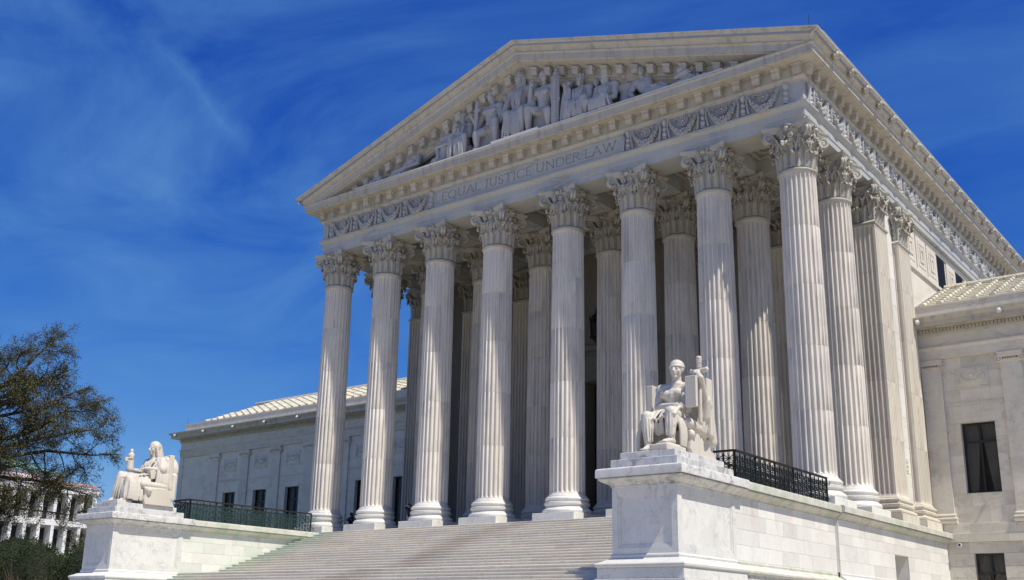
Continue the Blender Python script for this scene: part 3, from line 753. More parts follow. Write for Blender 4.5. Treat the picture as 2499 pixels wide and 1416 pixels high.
# block joints in the raking gutter are cut as fine grooves of their own stone
for s in (-1, 1):
    for k in range(1, 8):
        o = 2.345; xx = MID+s*(k*2.35); zt = lambda h: h+SL*((MID-(XL-2.34))-abs(xx-MID))
        MB().box(xx-.008, xx+.008, -2.343, -1.0, zt(22.15)+.0, zt(22.262)).build('joint', M_DRT, ped)
for k in range(-17, 18):
    if k == 0: continue
    x = MID+k*.97; zz = 21.0+SL*(MID-XL+1.04-abs(k)*.97)
    if zz < 21.98: continue
    inst('mutule', mut_rr if k > 0 else mut_rl, ped, T(x, -.98, zz))
TY = -.12
tz = lambda x, h=20.6: h+SL*((MID-XL)-abs(x-MID))
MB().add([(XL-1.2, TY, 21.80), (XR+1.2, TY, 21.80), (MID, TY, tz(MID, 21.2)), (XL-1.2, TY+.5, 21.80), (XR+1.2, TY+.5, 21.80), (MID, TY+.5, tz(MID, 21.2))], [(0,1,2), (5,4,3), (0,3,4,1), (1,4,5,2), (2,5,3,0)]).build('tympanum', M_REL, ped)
MB().box(2.6, 28.9, -1.86, -1.0, 21.835, 21.93).box(14.0, 17.4, -1.87, -1.1, 21.93, 22.05).build('figure_ledge', M_WHT, ped)
# roof slopes
for s in (-1, 1):
    xe = MID+s*(XR+2.2-MID); pts = [(xe, -2.2, 22.2), (MID, -2.2, 27.86), (MID, YB, 27.86), (xe, YB, 22.2)]
    MB().add(pts+[(x, y, z-.2) for x, y, z in pts], [(0,1,2,3), (7,6,5,4), (0,4,5,1), (1,5,6,2), (2,6,7,3), (3,7,4,0)]).build('roof_slope', M_LEAD, house)
MB().add([(XL-.5, YB-.5, 18), (XR+.5, YB-.5, 18), (XR+.5, YB-.5, 22), (MID, YB-.5, 27.5), (XL-.5, YB-.5, 22)], [(0,1,2,3,4)]).build('rear_gable', M_CRM, house)
mb = MB()
for xx in (XR+2.33, XL-2.33): MB().box(xx-.04, xx+.02, -1.6, YB, 22.27, 22.33).build('roof_edge_flashing', M_LEAD, house)
for (x, y, z, h) in [(XR+1.9, -2.2, 22.3, .75)]+[(XR+2.2, 2.0+6.5*k, 22.3, .45) for k in range(7)]:
    MB().tube([(x, y, z-.1), (x, y, z+h)], [.018, .01], 5).build('lightning_rod', M_BRZ, house)
# ------------------------------------------------------------------ wings
def rel_panel(mb, x, y, z, w, h, rg):
    mb.box(x-w/2, x+w/2, y-.03, y+.01, z-h/2, z+h/2, .008)
    t = .06
    for a, b, c, d in ((x-w/2, x+w/2, z-h/2, z-h/2+t), (x-w/2, x+w/2, z+h/2-t, z+h/2), (x-w/2, x-w/2+t, z-h/2+t, z+h/2-t), (x+w/2-t, x+w/2, z-h/2+t, z+h/2-t)):
        mb.box(a, b, y-.06, y-.031, c, d)
    for i in range(26):
        q = i/25; xx = x-w*.38+w*.76*q; zz = z+.12-.32*(1-(2*q-1)**2)
        mb.ell((xx, y-.05, zz+rg.uniform(-.03, .03)), .055, .05, .055, n=6, m=4)
    for s in (-1, 1):
        mb.tube([(x+s*w*.12, y-.05, z+.05), (x+s*w*.2, y-.06, z+.22), (x+s*w*.32, y-.06, z+.28), (x+s*w*.38, y-.06, z+.16), (x+s*w*.31, y-.06, z+.10)], .035, 5)
        mb.tube([(x+s*w*.38, y-.05, z+.1), (x+s*w*.40, y-.05, z-.2), (x+s*w*.36, y-.05, z-.32)], .03, 5)
    mb.ell((x, y-.06, z+.18), .10, .06, .12, n=8, m=5)
def ionic(parent, x, y, grp):
    p = new_empty_part('pilaster', parent, (x, y, 0))
    MB().box(-.525, .525, -.14, .02, 1.05, 8.95).build('shaft', M_WNG, p)
    MB().rings([[(-.525-o, -.14-o, z), (.525+o, -.14-o, z), (.525+o, .02, z), (-.525-o, .02, z)] for o, z in ((.13,.49),(.13,.66),(.10,.67),(.13,.70),(.145,.75),(.13,.80),(.06,.83),(.045,.88),(.07,.91),(.09,.94),(.07,.98),(.02,1.0),(.01,1.05))]).build('base', M_CRM, p)
    mb = MB().box(-.56, .56, -.18, .02, 8.95, 9.02).box(-.60, .60, -.22, .02, 9.34, 9.42).box(-.64, .64, -.26, .02, 9.42, 9.52)
    mb.box(-.50, .50, -.21, .02, 9.02, 9.10).box(-.62, .62, -.20, .02, 9.22, 9.339)
    for k in range(6): mb.ell((-.28+.11*k, -.2, 9.14), .04, .05, .055, n=6, m=5)
    for s in (-1, 1):
        sp = scroll(mb, (s*.56, -.20, 9.14), Vector((s, 0, 0)), Vector((0, 0, 1)), .20, 1.8, 0, 0, PI/2, n=22)
        mb.tube([(0+s*.1, -.2, 9.33)]+sp, .032, 6); mb.tube([(s*.56, -.16, 9.14), (s*.56, .0, 9.14)], [.19, .19], 14)
        mb.ell((s*.56, -.2, 9.14), .05, .06, .05, n=8, m=5)
    mb.build('capital', M_CRM, p, True, 45)
    return p
def window(parent, x, y, w, z0, z1, trans, grp='window', seed=0):
    W = group_part(grp, parent.parent if parent.parent else parent, (x, y, z0)); rg = random.Random(seed)
    d = y+.30; f = .09
    mb = MB().box(x-w/2, x-w/2+f, d, d+.1, z0, z1).box(x+w/2-f, x+w/2, d, d+.1, z0, z1).box(x-w/2+f, x+w/2-f, d, d+.1, z0, z0+f).box(x-w/2+f, x+w/2-f, d, d+.1, z1-f, z1)
    mb.box(x-.045, x+.045, d+.005, d+.095, z0+f, z1-f).box(x-w/2+f, x-.046, d+.01, d+.09, trans-.06, trans+.06).box(x+.046, x+w/2-f, d+.01, d+.09, trans-.06, trans+.06)
    mb.build('frame', M_WFR, W)
    for a, b in ((x-w/2+f, x-.045), (x+.045, x+w/2-f)):
        for c, e in ((z0+f, trans-.06), (trans+.06, z1-f)):
            MB().box(a, b, d+.045, d+.055, c, e).build('pane', M_GLS, W)
    n = 26
    for s in (-1, 1):       # gathered curtains, parted towards the foot
        c = MB(); top = []; bot = []
        xo = x+s*(w/2-.05)
        rows = []
        for zt in (z1-.05, z0+(z1-z0)*.55, z0+.02):
            fr = .97 if zt > z1-.1 else (.80 if zt > z0+.5 else .52)
            rows.append([(xo-s*(w/2-.05)*fr*i/n, d+.20+.03*math.sin(i*1.7+s), zt) for i in range(n+1)])
        c.rings(rows, cap=False, closed=False); c.build('curtain', M_CURT, W, True)
    MB().box(x-w/2, x+w/2, d+.5, d+.52, z0-.02, z1+.02).build('room_dark', M_DARK, W)
    return W
def wing(nm, x0, x1, pil, win, lowwin, lions, side):
    g = group_part(nm, house, ((x0+x1)/2, WINGY, 0)); rg = random.Random(3)
    y = WINGY; ww = 1.76
    holes = [(x-ww/2, x+ww/2, 2.08, 5.88) for x in win]
    lows = [(x-.73, x+.73, -4.2, -1.08) for x in lowwin]
    for xa, xb, jn in (((x0, x1, True),) if side < 0 else ((x0, 40.0, False), (40.0, x1, True))):
        ashlar(g, 'x', y, .30, xa, xb, .48, 9.55, .95, 1.55, M_WNG, holes=holes, seed=21, gap=.004, jit=.003, joined=jn)
        ashlar(g, 'x', y-.10, .4, xa, xb, GZ, -.50, .62, 1.35, M_WNG, holes=lows, seed=22, gap=.006, jit=.004, joined=jn)
        ashlar(g, 'x', y-.14, .42, xa, xb, -.09, .48, .57, 2.0, M_WNG, seed=23, gap=.004, joined=jn)
        ashlar(g, 'x', y-.24, .5, xa, xb, -.50, -.09, .41, 2.0, M_CRM, seed=24, gap=.004, joined=jn)
        ashlar(g, 'x', y-.02, .4, xa, xb, 11.93, 12.68, .75, 1.9, M_WNG, seed=31, gap=.006, joined=jn)
    # backing with the window openings left free
    mb = MB(); xs = sorted([x0+.01, x1-.01]+[v for h in holes for v in h[:2]])
    for a, b in zip(xs[:-1], xs[1:]):
        c = (a+b)/2; inh = any(h[0] < c < h[1] for h in holes)
        if inh: mb.box(a, b, y+.302, y+.9, 5.9, 9.5).box(a, b, y+.302, y+.9, .0, 2.06)
        else: mb.box(a, b, y+.302, y+.9, 0, 9.5)
    xs = sorted([x0+.01, x1-.01]+[v for h in lows for v in h[:2]])
    for a, b in zip(xs[:-1], xs[1:]):
        c = (a+b)/2; inh = any(h[0] < c < h[1] for h in lows)
        if inh: mb.box(a, b, y+.302, y+.9, -1.06, -.01).box(a, b, y+.302, y+.9, GZ, -4.22)
        else: mb.box(a, b, y+.302, y+.9, GZ, -.01)
    mb.build('wall_core', M_WNG, g)
    for i, x in enumerate(win): window(g, x, y, ww, 2.08, 5.88, 4.85, seed=i)
    for i, x in enumerate(lowwin): window(g, x, y-.1, 1.46, -4.2, -1.08, -2.1, grp='basement_window', seed=i+9)
    for x in pil: ionic_at(g, x, y)
    # panels and string bands in the bays
    cs = sorted(win)
    allb = sorted(set([round((a+b)/2, 3) for a, b in zip(sorted(pil)[:-1], sorted(pil)[1:])]))
    for x in allb:
        mb = MB(); rel_panel(mb, x, y, 8.35, 1.72, 1.12, rg); mb.build('relief_panel', M_WNG, g, True, 45)
        MB().box(x-1.5, x+1.5, y-.05, y-.012, 6.86, 7.0).box(x-1.5, x+1.5, y-.03, y-.0125, 7.0, 7.06).build('string_band', M_WNG, g)
    # entablature
    e0 = x0-.0 if side < 0 else x0-.6; e1 = x1 if side > 0 else x1
    def P(o):
        if side < 0: return [(x0-o, y+30), (x0-o, y-o), (x1, y-o)]
        return [(x0, y-o), (x1, y-o)]
    for nm2, pr, mt in (('architrave', [(.0, 9.55), (.17, 9.55), (.17, 9.78), (.20, 9.79), (.20, 10.08), (.24, 10.12), (.29, 10.2), (.29, 10.27), (.17, 10.28)], M_WNG),
                        ('frieze', [(.17, 10.27), (.17, 10.96)], M_WNG),
                        ('cornice', [(.17, 10.90), (.24, 10.98), (.27, 11.0), (.27, 11.06), (.30, 11.06), (.30, 11.28), (.44, 11.30), (.46, 11.36), (.84, 11.36), (.84, 11.35), (.88, 11.35), (.88, 11.60), (.92, 11.62), (.97, 11.68), (1.05, 11.76), (1.08, 11.82), (1.08, 11.88), (.1, 11.95)], M_COR)):
        mb = MB(); sweep(mb, pr, P); mb.build(nm2, mt, g, True, 25)
    dn = MB(); k = x0+.05
    while k < x1-.1: dn.box(k, k+.11, y-.40, y-.301, 11.08, 11.27); k += .19
    dn.build('dentil_row', M_COR, g)
    MB().box(x0, x1, y-.06, y+.5, 12.68, 12.80).build('parapet_cap', M_WNG, g)
    if side < 0:
        MB().box(x0+.012, x0+.4, y+.38, y+24, 11.93, 12.69).box(x0-.02, x0+.5, y+.5, y+24, 12.69, 12.80).build('parapet_return', M_WNG, g)
        MB().box(x0+.005, x0+.5, y+.31, y+24, GZ, 9.54).build('end_wall', M_WNG, g)
    for x in lions:
        inst('lion_head', lion2, g, T(x, y-.98, 11.62) @ Matrix.Scale(.72, 4))
    # roof
    ra, rb_ = (x0+2.3, x1-.0) if side < 0 else (x0+.2, x1)
    y0, z0, y1, z1 = y+.35, 12.86, 20.9, 15.65
    if side < 0: MB().add([(x0+.9, y+.5, 12.8), (x1, y+.5, 12.8), (x1, y1, z1-.05), (x0+6, y1, z1-.05), (x0+.9, y+13, 12.8), (x1, y+13, 12.8)], [(0,1,2,3), (0,3,4), (3,2,5,4)]).build('roof_deck', M_LEAD, g)
    else: MB().add([(x0, y+.5, 12.8), (x1, y+.5, 12.8), (x1, y1, z1-.05), (x0, y1, z1-.05), (x0, y+13, 12.8), (x1, y+13, 12.8)], [(0,1,2,3), (3,2,5,4)]).build('roof_deck', M_LEAD, g)
    return g, (ra, rb_, y0, z0, y1, z1)
IP = None
def ionic_at(g, x, y):
    global IP
    if IP is None: IP = ionic(house, x, y, None)
    else:
        c = copy_tree(IP); c.location = (x, y, 0)
ROOTPOS_W = {}
lw, lroof = wing('left_wing', -36.30, -1.02, [-31.03+4.27*k for k in range(7)], [-28.77+4.27*k for k in range(7)], [-28.77+4.27*k for k in range(7)], [-36.4+4.34*k for k in range(8)], -1)
rw, rroof = wing('right_wing', 32.36, 67.5, [33.15+4.15*k for k in range(8)], [35.27+4.15*k for k in range(8)], [35.2+4.15*k for k in range(8)], [32.9+4.3*k for k in range(8)], 1)
lw.name = 'wing'; rw.name = 'wing'
MB().box(-36.62, -36.0, WINGY-.05, WINGY+.3, .48, 9.5).build('corner_pier', M_WNG, house)
# tiles: angular cover tiles over shallow pans
def tile_mesh(L_):
    mb = MB(); w = .15
    pr = [(-w, 0), (-w, .07), (-w*.55, .15), (w*.55, .15), (w, .07), (w, 0)]
    mb.rings([[(x, 0, z+.05) for x, z in pr], [(x*.86, L_*1.04, z*.86+.02) for x, z in pr]])
    mb.rings([[(x*1.12, -.02, z*1.15+.05) for x, z in pr], [(x*1.12, .07, z*1.15+.05) for x, z in pr]])
    return mb.mesh('roof_tile', M_TILE)
PT = .70; tile = tile_mesh(PT)
for rf, first, side in ((lroof, 5, -1), (rroof, 10, 1)):
    ra, rb_, y0, z0, y1, z1 = rf; ang = math.atan2(z1-z0, y1-y0); n = 10; gp = house
    rest = MB(); pans = MB(); cols_ = int((rb_-ra)/.95) if side < 0 else 36
    for c in range(cols_):
        x = ra+.30+.95*c
        for r in range(n):
            M = T(x, y0+r*PT*math.cos(ang), z0+r*PT*math.sin(ang)) @ Matrix.Rotation(ang, 4, 'X')
            if side < 0 and c*.95 < r*.3: continue
            if r < first and (side < 0 or c < 13): inst('roof_tile', tile, house, T(-house.location.x, -house.location.y, -house.location.z) @ T(*house.location) @ M)
            else:
                b = len(rest.v); me = tile; rest.add([M @ v.co for v in me.vertices], [tuple(p.vertices) for p in me.polygons])
            # pan with a raised lower lip
            P_ = [M @ Vector(v) for v in ((.13, -.0, .055), (.82, 0, .055), (.82, PT*1.02, .0), (.13, PT*1.02, .0), (.13, 0, .01), (.82, 0, .01))]
            pans.add(P_, [(0,1,2,3), (4,5,1,0)])
    rest.build('tile_field', M_TILE, house)['kind'] = 'stuff'; pans.build('pan_tiles', M_TILE, house, fix=False)['kind'] = 'stuff'
    mb = MB(); x = ra+.1
    while x < (rb_ if side < 0 else ra+34): mb.tube([(x, y1-.35, z1-.02), (x+.66, y1-.35, z1-.02)], [.17, .15], 7); x += .7
    mb.build('ridge_tiles', M_TILE, house)['kind'] = 'stuff'
MB().add([(32.34, 14.66, 12.9), (32.34, 20.7, 15.62), (32.62, 20.7, 15.66), (32.62, 14.66, 12.94)], [(0,1,2,3)]).box(32.331, 32.36, 14.66, 14.7, 12.85, 12.9).build('roof_flashing', M_LEAD, house)
for x in (-36.2, -13.5): MB().tube([(x, WINGY+.1, 12.7), (x, WINGY+.1, 13.4)], [.015, .01], 5).build('lightning_rod', M_BRZ, house)

# ------------------------------------------------------------------ front steps
steps = thing('front_steps', 'broad flight of grey marble steps rising between the two statue pedestals', 'staircase', (MID, -11, GZ))
RS, TR = .157, .43
ys = []; y = -1.6; z = 0
for k in range(42):
    if k == 18: y -= 1.75
    ys.append((y, -RS*k, k)); y -= TR
rg = random.Random(12)
sm = {}
for (y, z, k) in ys:
    st = group_part('step', steps, (MID, y, z-RS)); nx = ys[k+1][0] if k+1 < len(ys) else y-TR
    n = 9; w = (30.54-.99)/n
    cuts = [.99]+sorted(.99+w*(i+(.5 if k % 2 else 0)+rg.uniform(-.18, .18)) for i in range(1, n))+[30.54]
    far_ = MB() if k >= 30 else None
    for a, b in zip(cuts[:-1], cuts[1:]):
        dy = rg.uniform(-.004, .004)
        prev_y = ys[k-1][0] if k else y+.5
        mb = (far_ or MB()).box(a+.004, b-.004, y-.026+dy, y+TR*1.3+(1.75 if k == 18 else 0), z-.06, z-.0015*(k > 0), .02)
        mb.box(a+.004, b-.004, y+dy, y+.3, z-RS-.01, z-.0605)
        if far_ is None: mb.build('step_stone', M_STP, st, fix=False)
    if far_: tag(far_.build('step_courses', M_STP, st, fix=False), kind='stuff')
MB().add([(.99, -1.2, -.2), (30.54, -1.2, -.2), (30.54, ys[17][0]+.1, -RS*18-.2), (.99, ys[17][0]+.1, -RS*18-.2), (.99, ys[18][0]+.1, -RS*18-.22), (30.54, ys[18][0]+.1, -RS*18-.22), (30.54, ys[-1][0], GZ-.2), (.99, ys[-1][0], GZ-.2)], [(0,1,2,3), (3,2,5,4), (4,5,6,7)]).build('step_bed', M_DARK, steps)

# ------------------------------------------------------------------ cheek walls with statue pedestals
cop = [(0,-.64), (.03,-.62), (.03,-.57), (.05,-.55), (.10,-.52), (.19,-.47), (.26,-.42), (.29,-.38), (.29,-.35), (.24,-.345), (.24,-.32), (.36,-.315), (.36,-.12), (.355,-.07), (.33,-.04), (.29,-.025), (-.25,-.02)]
pcop = [(0,-.64), (.03,-.62), (.03,-.57), (.05,-.55), (.11,-.52), (.21,-.47), (.30,-.42), (.34,-.38), (.34,-.35), (.28,-.345), (.28,-.32), (.41,-.315), (.41,-.10), (.40,-.05), (.37,-.02), (.33,-.005), (-.25,.0)]
pbase = [(0,-2.82), (.035,-2.84), (.05,-2.88), (.035,-2.92), (.03,-2.95), (.10,-2.99), (.26,-3.07), (.36,-3.11), (.41,-3.13), (.44,-3.17), (.43,-3.23), (.39,-3.26), (.39,-3.29)]
def frame_panel(mb, ax, pl, u0, u1, z0, z1, sg, dep=.05, w=.09):
    """recessed panel: mouldings in two steps; ax 'x' = panel spans x on plane y=pl facing -y, ax 'y' = spans y on plane x=pl facing sg"""
    def bx(a, b, c, d, t0, t1):
        if ax == 'x': mb.box(a, b, pl-t1, pl-t0, c, d)
        else: mb.box(pl+sg*t0, pl+sg*t1, a, b, c, d)
    # die face proud round the sunk field
    return bx
def cheek(sx, label, glab):
    mx = (lambda x: x) if sx > 0 else (lambda x: 31.5-x)
    w = thing('cheek_wall', label, 'wall', (mx(31.8), -3, GZ), group='walls flanking the front steps')
    XO, XI = 33.05, 30.57; YA, YBk = -15.1, -10.95
    def bx(mb, x0, x1, y0, y1, z0, z1, ch=0): return mb.box(mx(x0), mx(x1), y0, y1, z0, z1, ch)
    b = MB(); bx(b, XI+.1, XO-.1, YBk, -1.481, GZ, -.25); b.build('wall_core', M_CHK, w)
    so = 1 if sx > 0 else -1
    zs = [(-2.82, -2.70)]
    # block courses on both faces
    for face, pl, sg in (('out', mx(XO-.05), so), ('in', mx(XI+.05), -so)):
        ashlar(w, 'y', pl, .2, YBk, -1.485, -2.82, -.62, .55, 1.45, M_CHK, sgn=sg, seed=41 if sx > 0 else 42, gap=.005, jit=.004)
        ashlar(w, 'y', pl+.22*sg, .3, YBk, -1.485, GZ, -3.20, .7, 1.6, M_DRT, sgn=sg, seed=43, gap=.005, jit=.004)
    for s2, pl in ((1, XO-.05), (-1, XI+.05)):
        mb = MB(); pr = cop; sweep(mb, pr, lambda o: [(mx(pl+s2*o), YBk+.0), (mx(pl+s2*o), -1.52)]); 
        # cut into separate coping stones
        n = 6 ; L0, L1 = YBk+.42, -1.485
        for k in range(n):
            a = L0+(L1-L0)*k/n+.004; bb = L0+(L1-L0)*(k+1)/n-.004
            mb = MB(); mb.rings([[(mx(pl+s2*o), yy, z) for o, z in pr]+[(mx(pl+s2*-.25), yy, -.64)] for yy in (a, bb)]); mb.build('coping_stone', M_CPG, w, True, 25)
        mb = MB(); mb.rings([[(mx(pl+s2*o*.8), yy, z) for o, z in pbase]+[(mx(pl-s2*.2), yy, -3.29), (mx(pl-s2*.2), yy, -2.82)] for yy in (YBk, -1.482)]); mb.build('base_moulding', M_CPG, w, True, 25)
    b = MB(); bx(b, XI+.29, XO-.29, YBk+.2, -1.52, -.3, -.03); b.build('coping_top', M_CPG, w)
    # pedestal
    p = group_part('pedestal', w, (mx((XO+XI)/2), (YA+YBk)/2, -3))
    b = MB(); bx(b, XI+.06, XO-.06, YA+.06, YBk-.002, -2.9, -.3); b.build('die', M_PED, p)
    def fr(ax, pl, sg, u0, u1):
        b = MB(); z0, z1 = -2.84, -.63; m = .22
        def q(a, c, z_, zz, t0, t1):
            if ax == 'x': b.box(a, c, pl-t1, pl-t0, z_, zz)
            else: b.box(pl+sg*t0, pl+sg*t1, a, c, z_, zz)
        for i0, i1, t in ((0, m, .06), (m, m+.07, .035), (m+.07, m+.11, .015)):
            q(u0+i0, u1-i0, z0+i0, z0+i1, 0, t); q(u0+i0, u1-i0, z1-i1, z1-i0, 0, t); q(u0+i0, u0+i1, z0+i1, z1-i1, 0, t); q(u1-i1, u1-i0, z0+i1, z1-i1, 0, t)
        b.build('panel_frame', M_PED, p)
    a, c = sorted((mx(XI), mx(XO)))
    fr('x', YA+.06, 1, a+.0, c-.0)
    fr('y', mx(XO-.06), so, YA+.062, YBk); fr('y', mx(XI+.06), -so, YA+.062, YBk)
    def Pp(o): return [(mx(XI-o), YBk+.42), (mx(XI-o), YA-o), (mx(XO+o), YA-o), (mx(XO+o), YBk+.42)]
    mb = MB(); sweep(mb, pcop, Pp)
    for xx, s2 in ((XI, -1), (XO, 1)):
        bpts = [(mx(xx+s2*o), YBk+.42, z) for o, z in pcop]; mb.add(bpts+[(mx(xx-s2*.25), YBk+.42, -.64)], [tuple(range(len(bpts)+1))])
    mb.build('cornice', M_DRT, p, True, 25)
    mb = MB(); sweep(mb, [(o, z) for o, z in pbase], lambda o: [(mx(XI-o), YBk), (mx(XI-o), YA-o), (mx(XO+o), YA-o), (mx(XO+o), YBk)]); mb.build('base_moulding', M_WHT, p, True, 25)
    b = MB(); bx(b, XI-.37, XO+.37, YA-.37, YBk, -3.62, -3.285, .01); bx(b, XI-.43, XO+.43, YA-.43, YBk, -4.4, -3.63, .01); bx(b, XI-.43, XO+.43, YA-.43, YBk, -5.2, -4.41, .01); bx(b, XI-.43, XO+.43, YA-.43, YBk, GZ, -5.21, .01)
    b.build('base_course', M_PED, p)
    b = MB(); bx(b, XI-.2, XO+.2, YA-.2, YBk+.4, -.3, -.012); b.build('pedestal_top', M_DRT, p)
    b = MB(); bx(b, 30.56, 33.10, -15.15, -11.05, -.011, .30, .015); b.build('lower_tier', M_DRT, p)
    b = MB(); bx(b, 30.80, 32.90, -14.92, -11.38, .301, .56, .015); b.build('upper_tier', M_DRT, p)
    return w
cw_r = cheek(1, 'pale marble side wall with pedestal carrying the seated man, beside the right wing', None)
cw_l = cheek(-1, 'pale marble side wall with pedestal carrying the hooded woman, green stained foot', None)

# podium side below the porch, with the doorway niche
for sx in (1, -1):
    mx = (lambda x: x) if sx > 0 else (lambda x: 31.5-x)
    g = group_part('podium', house, (mx(32), 6, -3)); so = sx
    a, b = sorted((mx(20), mx(32.9)))
    mb = MB(); 
    for y0, y1, z0, z1 in ((-1.48, 5.5, GZ, -.33), (7.45, 14.15, GZ, -.33), (5.5, 7.45, -1.63, -.33)): mb.box(mx(20), mx(33.1), y0, y1, z0, z1)
    mb.box(mx(20), mx(32.3), 5.5, 7.45, GZ, -1.63); mb.build('wall_core', M_CHK, g)
    ashlar(g, 'y', mx(33.14), .03, -1.48, 14.2, -2.85, -.62, .56, 1.5, M_CHK, holes=[(5.5, 7.45, -9, -1.63)], sgn=so, seed=51, gap=.005, jit=.004, joined=sx < 0)
    ashlar(g, 'y', mx(33.3), .3, -1.48, 14.1, GZ, -3.15, .7, 1.6, M_CHK, holes=[(5.5, 7.45, -9, -1.63)], sgn=so, seed=52, gap=.005, jit=.004, joined=sx < 0)
    for y0, y1 in ((-1.48, 5.5), (7.45, 14.2)):
        mb = MB(); mb.rings([[(mx(33.14+o*.7), yy, z+.03) for o, z in pbase]+[(mx(33.0), yy, -3.26), (mx(33.0), yy, -2.79)] for yy in (y0, y1)]); mb.build('base_moulding', M_CHK, g, True, 25)
    n = 9
    for k in range(n):
        y0, y1 = -1.48+15.9*k/n+.004, -1.48+15.9*(k+1)/n-.004
        mb = MB(); mb.rings([[(mx(33.14+o), yy, z+.01) for o, z in cop]+[(mx(32.89), yy, -.60)] for yy in (y0, y1)]); mb.build('coping_stone', M_CPG, g, True, 25)
MB().tube([(33.83, WINGY-.35, -.64), (33.83, WINGY-.10, -.64)], [.11, .11], 14).build('security_camera', plain('white_housing', (.7, .7, .7), .4, 0, .05), None)
sc_ = bpy.data.objects['security_camera']; sc_.name = 'security_camera'
tag(sc_, 'small round white camera on the lower wall of the right wing', 'camera')
MB().tube([(33.83, WINGY-.36, -.64), (33.83, WINGY-.351, -.64)], [.06, .06], 12).build('lens', M_DARK, sc_)

# ------------------------------------------------------------------ railings
M_RAILG = plain('verdigris_bronze', (.03, .06, .058), .55, .3, .7, 3)
def railing(sx, label):
    mx = (lambda x: x) if sx > 0 else (lambda x: 31.5-x)
    t = thing('railing', label, 'railing', (mx(32), -10.3, 0), group='bronze railings on the side walls')
    mt = M_RAIL if sx > 0 else M_RAILG; z0, z1 = .02, 1.10
    def run(A, B, n):
        A, B = Vector(A), Vector(B); d = (B-A)/n
        for i in range(0, n, 4):
            mb = MB()
            for k in range(i, min(i+4, n)):
                P = A+d*k
                mb.bar(P+Vector((0,0,z0+.04)), P+Vector((0,0,z1-.04)), .045)
                for r in range(3):
                    a = z0+.08+.30*r; b = a+.30
                    p0 = P+Vector((0,0,a)); p1 = P+d+Vector((0,0,a)); p2 = P+d+Vector((0,0,b)); p3 = P+Vector((0,0,b)); c = (p0+p2)/2
                    mb.bar(p0, p2, .026).bar(p1, p3, .026).bar((p0+p1)/2, (p2+p3)/2, .026).bar((p0+p3)/2, (p1+p2)/2, .026).bar(p0, p1, .03)
                    mb.ell(c, .035, .035, .035, n=6, m=4)
            mb.build('lattice_panel', mt, t)
        for k in range(0, n+1, 4):
            P = A+d*min(k, n); MB().bar(P+Vector((0,0,z0-.04)), P+Vector((0,0,z1)), .07).build('post', mt, t)
        MB().bar(A+Vector((0,0,z1+.03)), B+Vector((0,0,z1+.03)), .12, .07).build('top_rail', M_RAILTOP, t)
        MB().bar(A+Vector((0,0,z0+.04)), B+Vector((0,0,z0+.04)), .06, .05).build('bottom_rail', mt, t)
    run((mx(32.82), -10.35, 0), (mx(32.82), -1.62, 0), 20)
    run((mx(31.08), -10.35, 0), (mx(31.08), -1.62, 0), 20)
    run((mx(31.08), -10.36, 0), (mx(32.82), -10.36, 0), 4)
    for xx in (31.08, 32.82):
        for zz in (1.02, .42):
            MB().tube([(mx(xx), -1.6, zz), (mx(xx), -1.45, zz-.16), (mx(xx), -1.28, zz-.14), (mx(xx), -1.2, zz+.03)], .014, 5).build('wall_hook', M_BRZ, t)
    return t
railing(1, 'near-black bronze lattice railing behind the seated man on the right side wall')
railing(-1, 'green-tinged bronze lattice railing behind the hooded woman on the left side wall')

# ------------------------------------------------------------------ porch lantern
ln = thing('lantern', 'tall dark bronze lantern on the porch wall beside the doorway', 'lantern', (14.75, 8.2, 12))
def lan():
    c = (14.75, 8.2)
    mb = MB()
    for k in range(8):
        a = 2*PI*k/8; mb.bar((c[0]+.34*math.cos(a), c[1]+.34*math.sin(a), 12.4), (c[0]+.38*math.cos(a), c[1]+.38*math.sin(a), 13.5), .05)
    mb.build('cage', M_BRZ, ln)
    MB().lathe([(.02,14.3),(.05,14.1),(.12,14.0),(.06,13.92),(.2,13.8),(.36,13.62),(.44,13.55),(.44,13.48),(.2,13.47)], 16, (c[0], c[1], 0)).build('crown', M_BRZ, ln)
    MB().lathe([(.3,12.42),(.42,12.40),(.42,12.32),(.28,12.25),(.14,12.1),(.10,12.02),(.02,11.9)], 16, (c[0], c[1], 0)).build('foot', M_BRZ, ln)
    MB().lathe([(.28,12.43),(.32,13.47)], 16, (c[0], c[1], 0)).build('glass', M_GLS, ln)
    MB().tube([(c[0], c[1]+.35, 12.9), (c[0], WALLY-.02, 12.9)], .05, 6).tube([(c[0], c[1]+.0, 12.1), (c[0], c[1]+.4, 11.8), (c[0], WALLY-.02, 12.0)], .05, 6).build('bracket', M_BRZ, ln)
    for k in range(8):
        a = 2*PI*k/8; MB().tube([(c[0]+.42*math.cos(a), c[1]+.42*math.sin(a), 13.52), (c[0]+.48*math.cos(a), c[1]+.48*math.sin(a), 13.8)], [.03, .01], 5).build('finial', M_BRZ, ln)
lan()
# ------------------------------------------------------------------ carved figures (one remeshed surface each)
def remesh(mb, name, mat, parent, vox, smooth=4, rough=0.0, seed=0, deci=None):
    me = mb.mesh(name, mat, True, True); o = bpy.data.objects.new(name, me); COL.objects.link(o)
    m = o.modifiers.new('r', 'REMESH'); m.mode = 'VOXEL'; m.voxel_size = vox; m.use_smooth_shade = True
    if smooth: s = o.modifiers.new('s', 'SMOOTH'); s.factor = .5; s.iterations = smooth
    if deci: q = o.modifiers.new('d', 'DECIMATE'); q.ratio = deci
    dg = bpy.context.evaluated_depsgraph_get(); me2 = bpy.data.meshes.new_from_object(o.evaluated_get(dg))
    me2.name = name; me2.materials.clear(); me2.materials.append(mat)
    me2.polygons.foreach_set('use_smooth', [True]*len(me2.polygons))
    bpy.data.objects.remove(o); bpy.data.meshes.remove(me)
    o2 = bpy.data.objects.new(name, me2); return link(o2, parent)
V = Vector
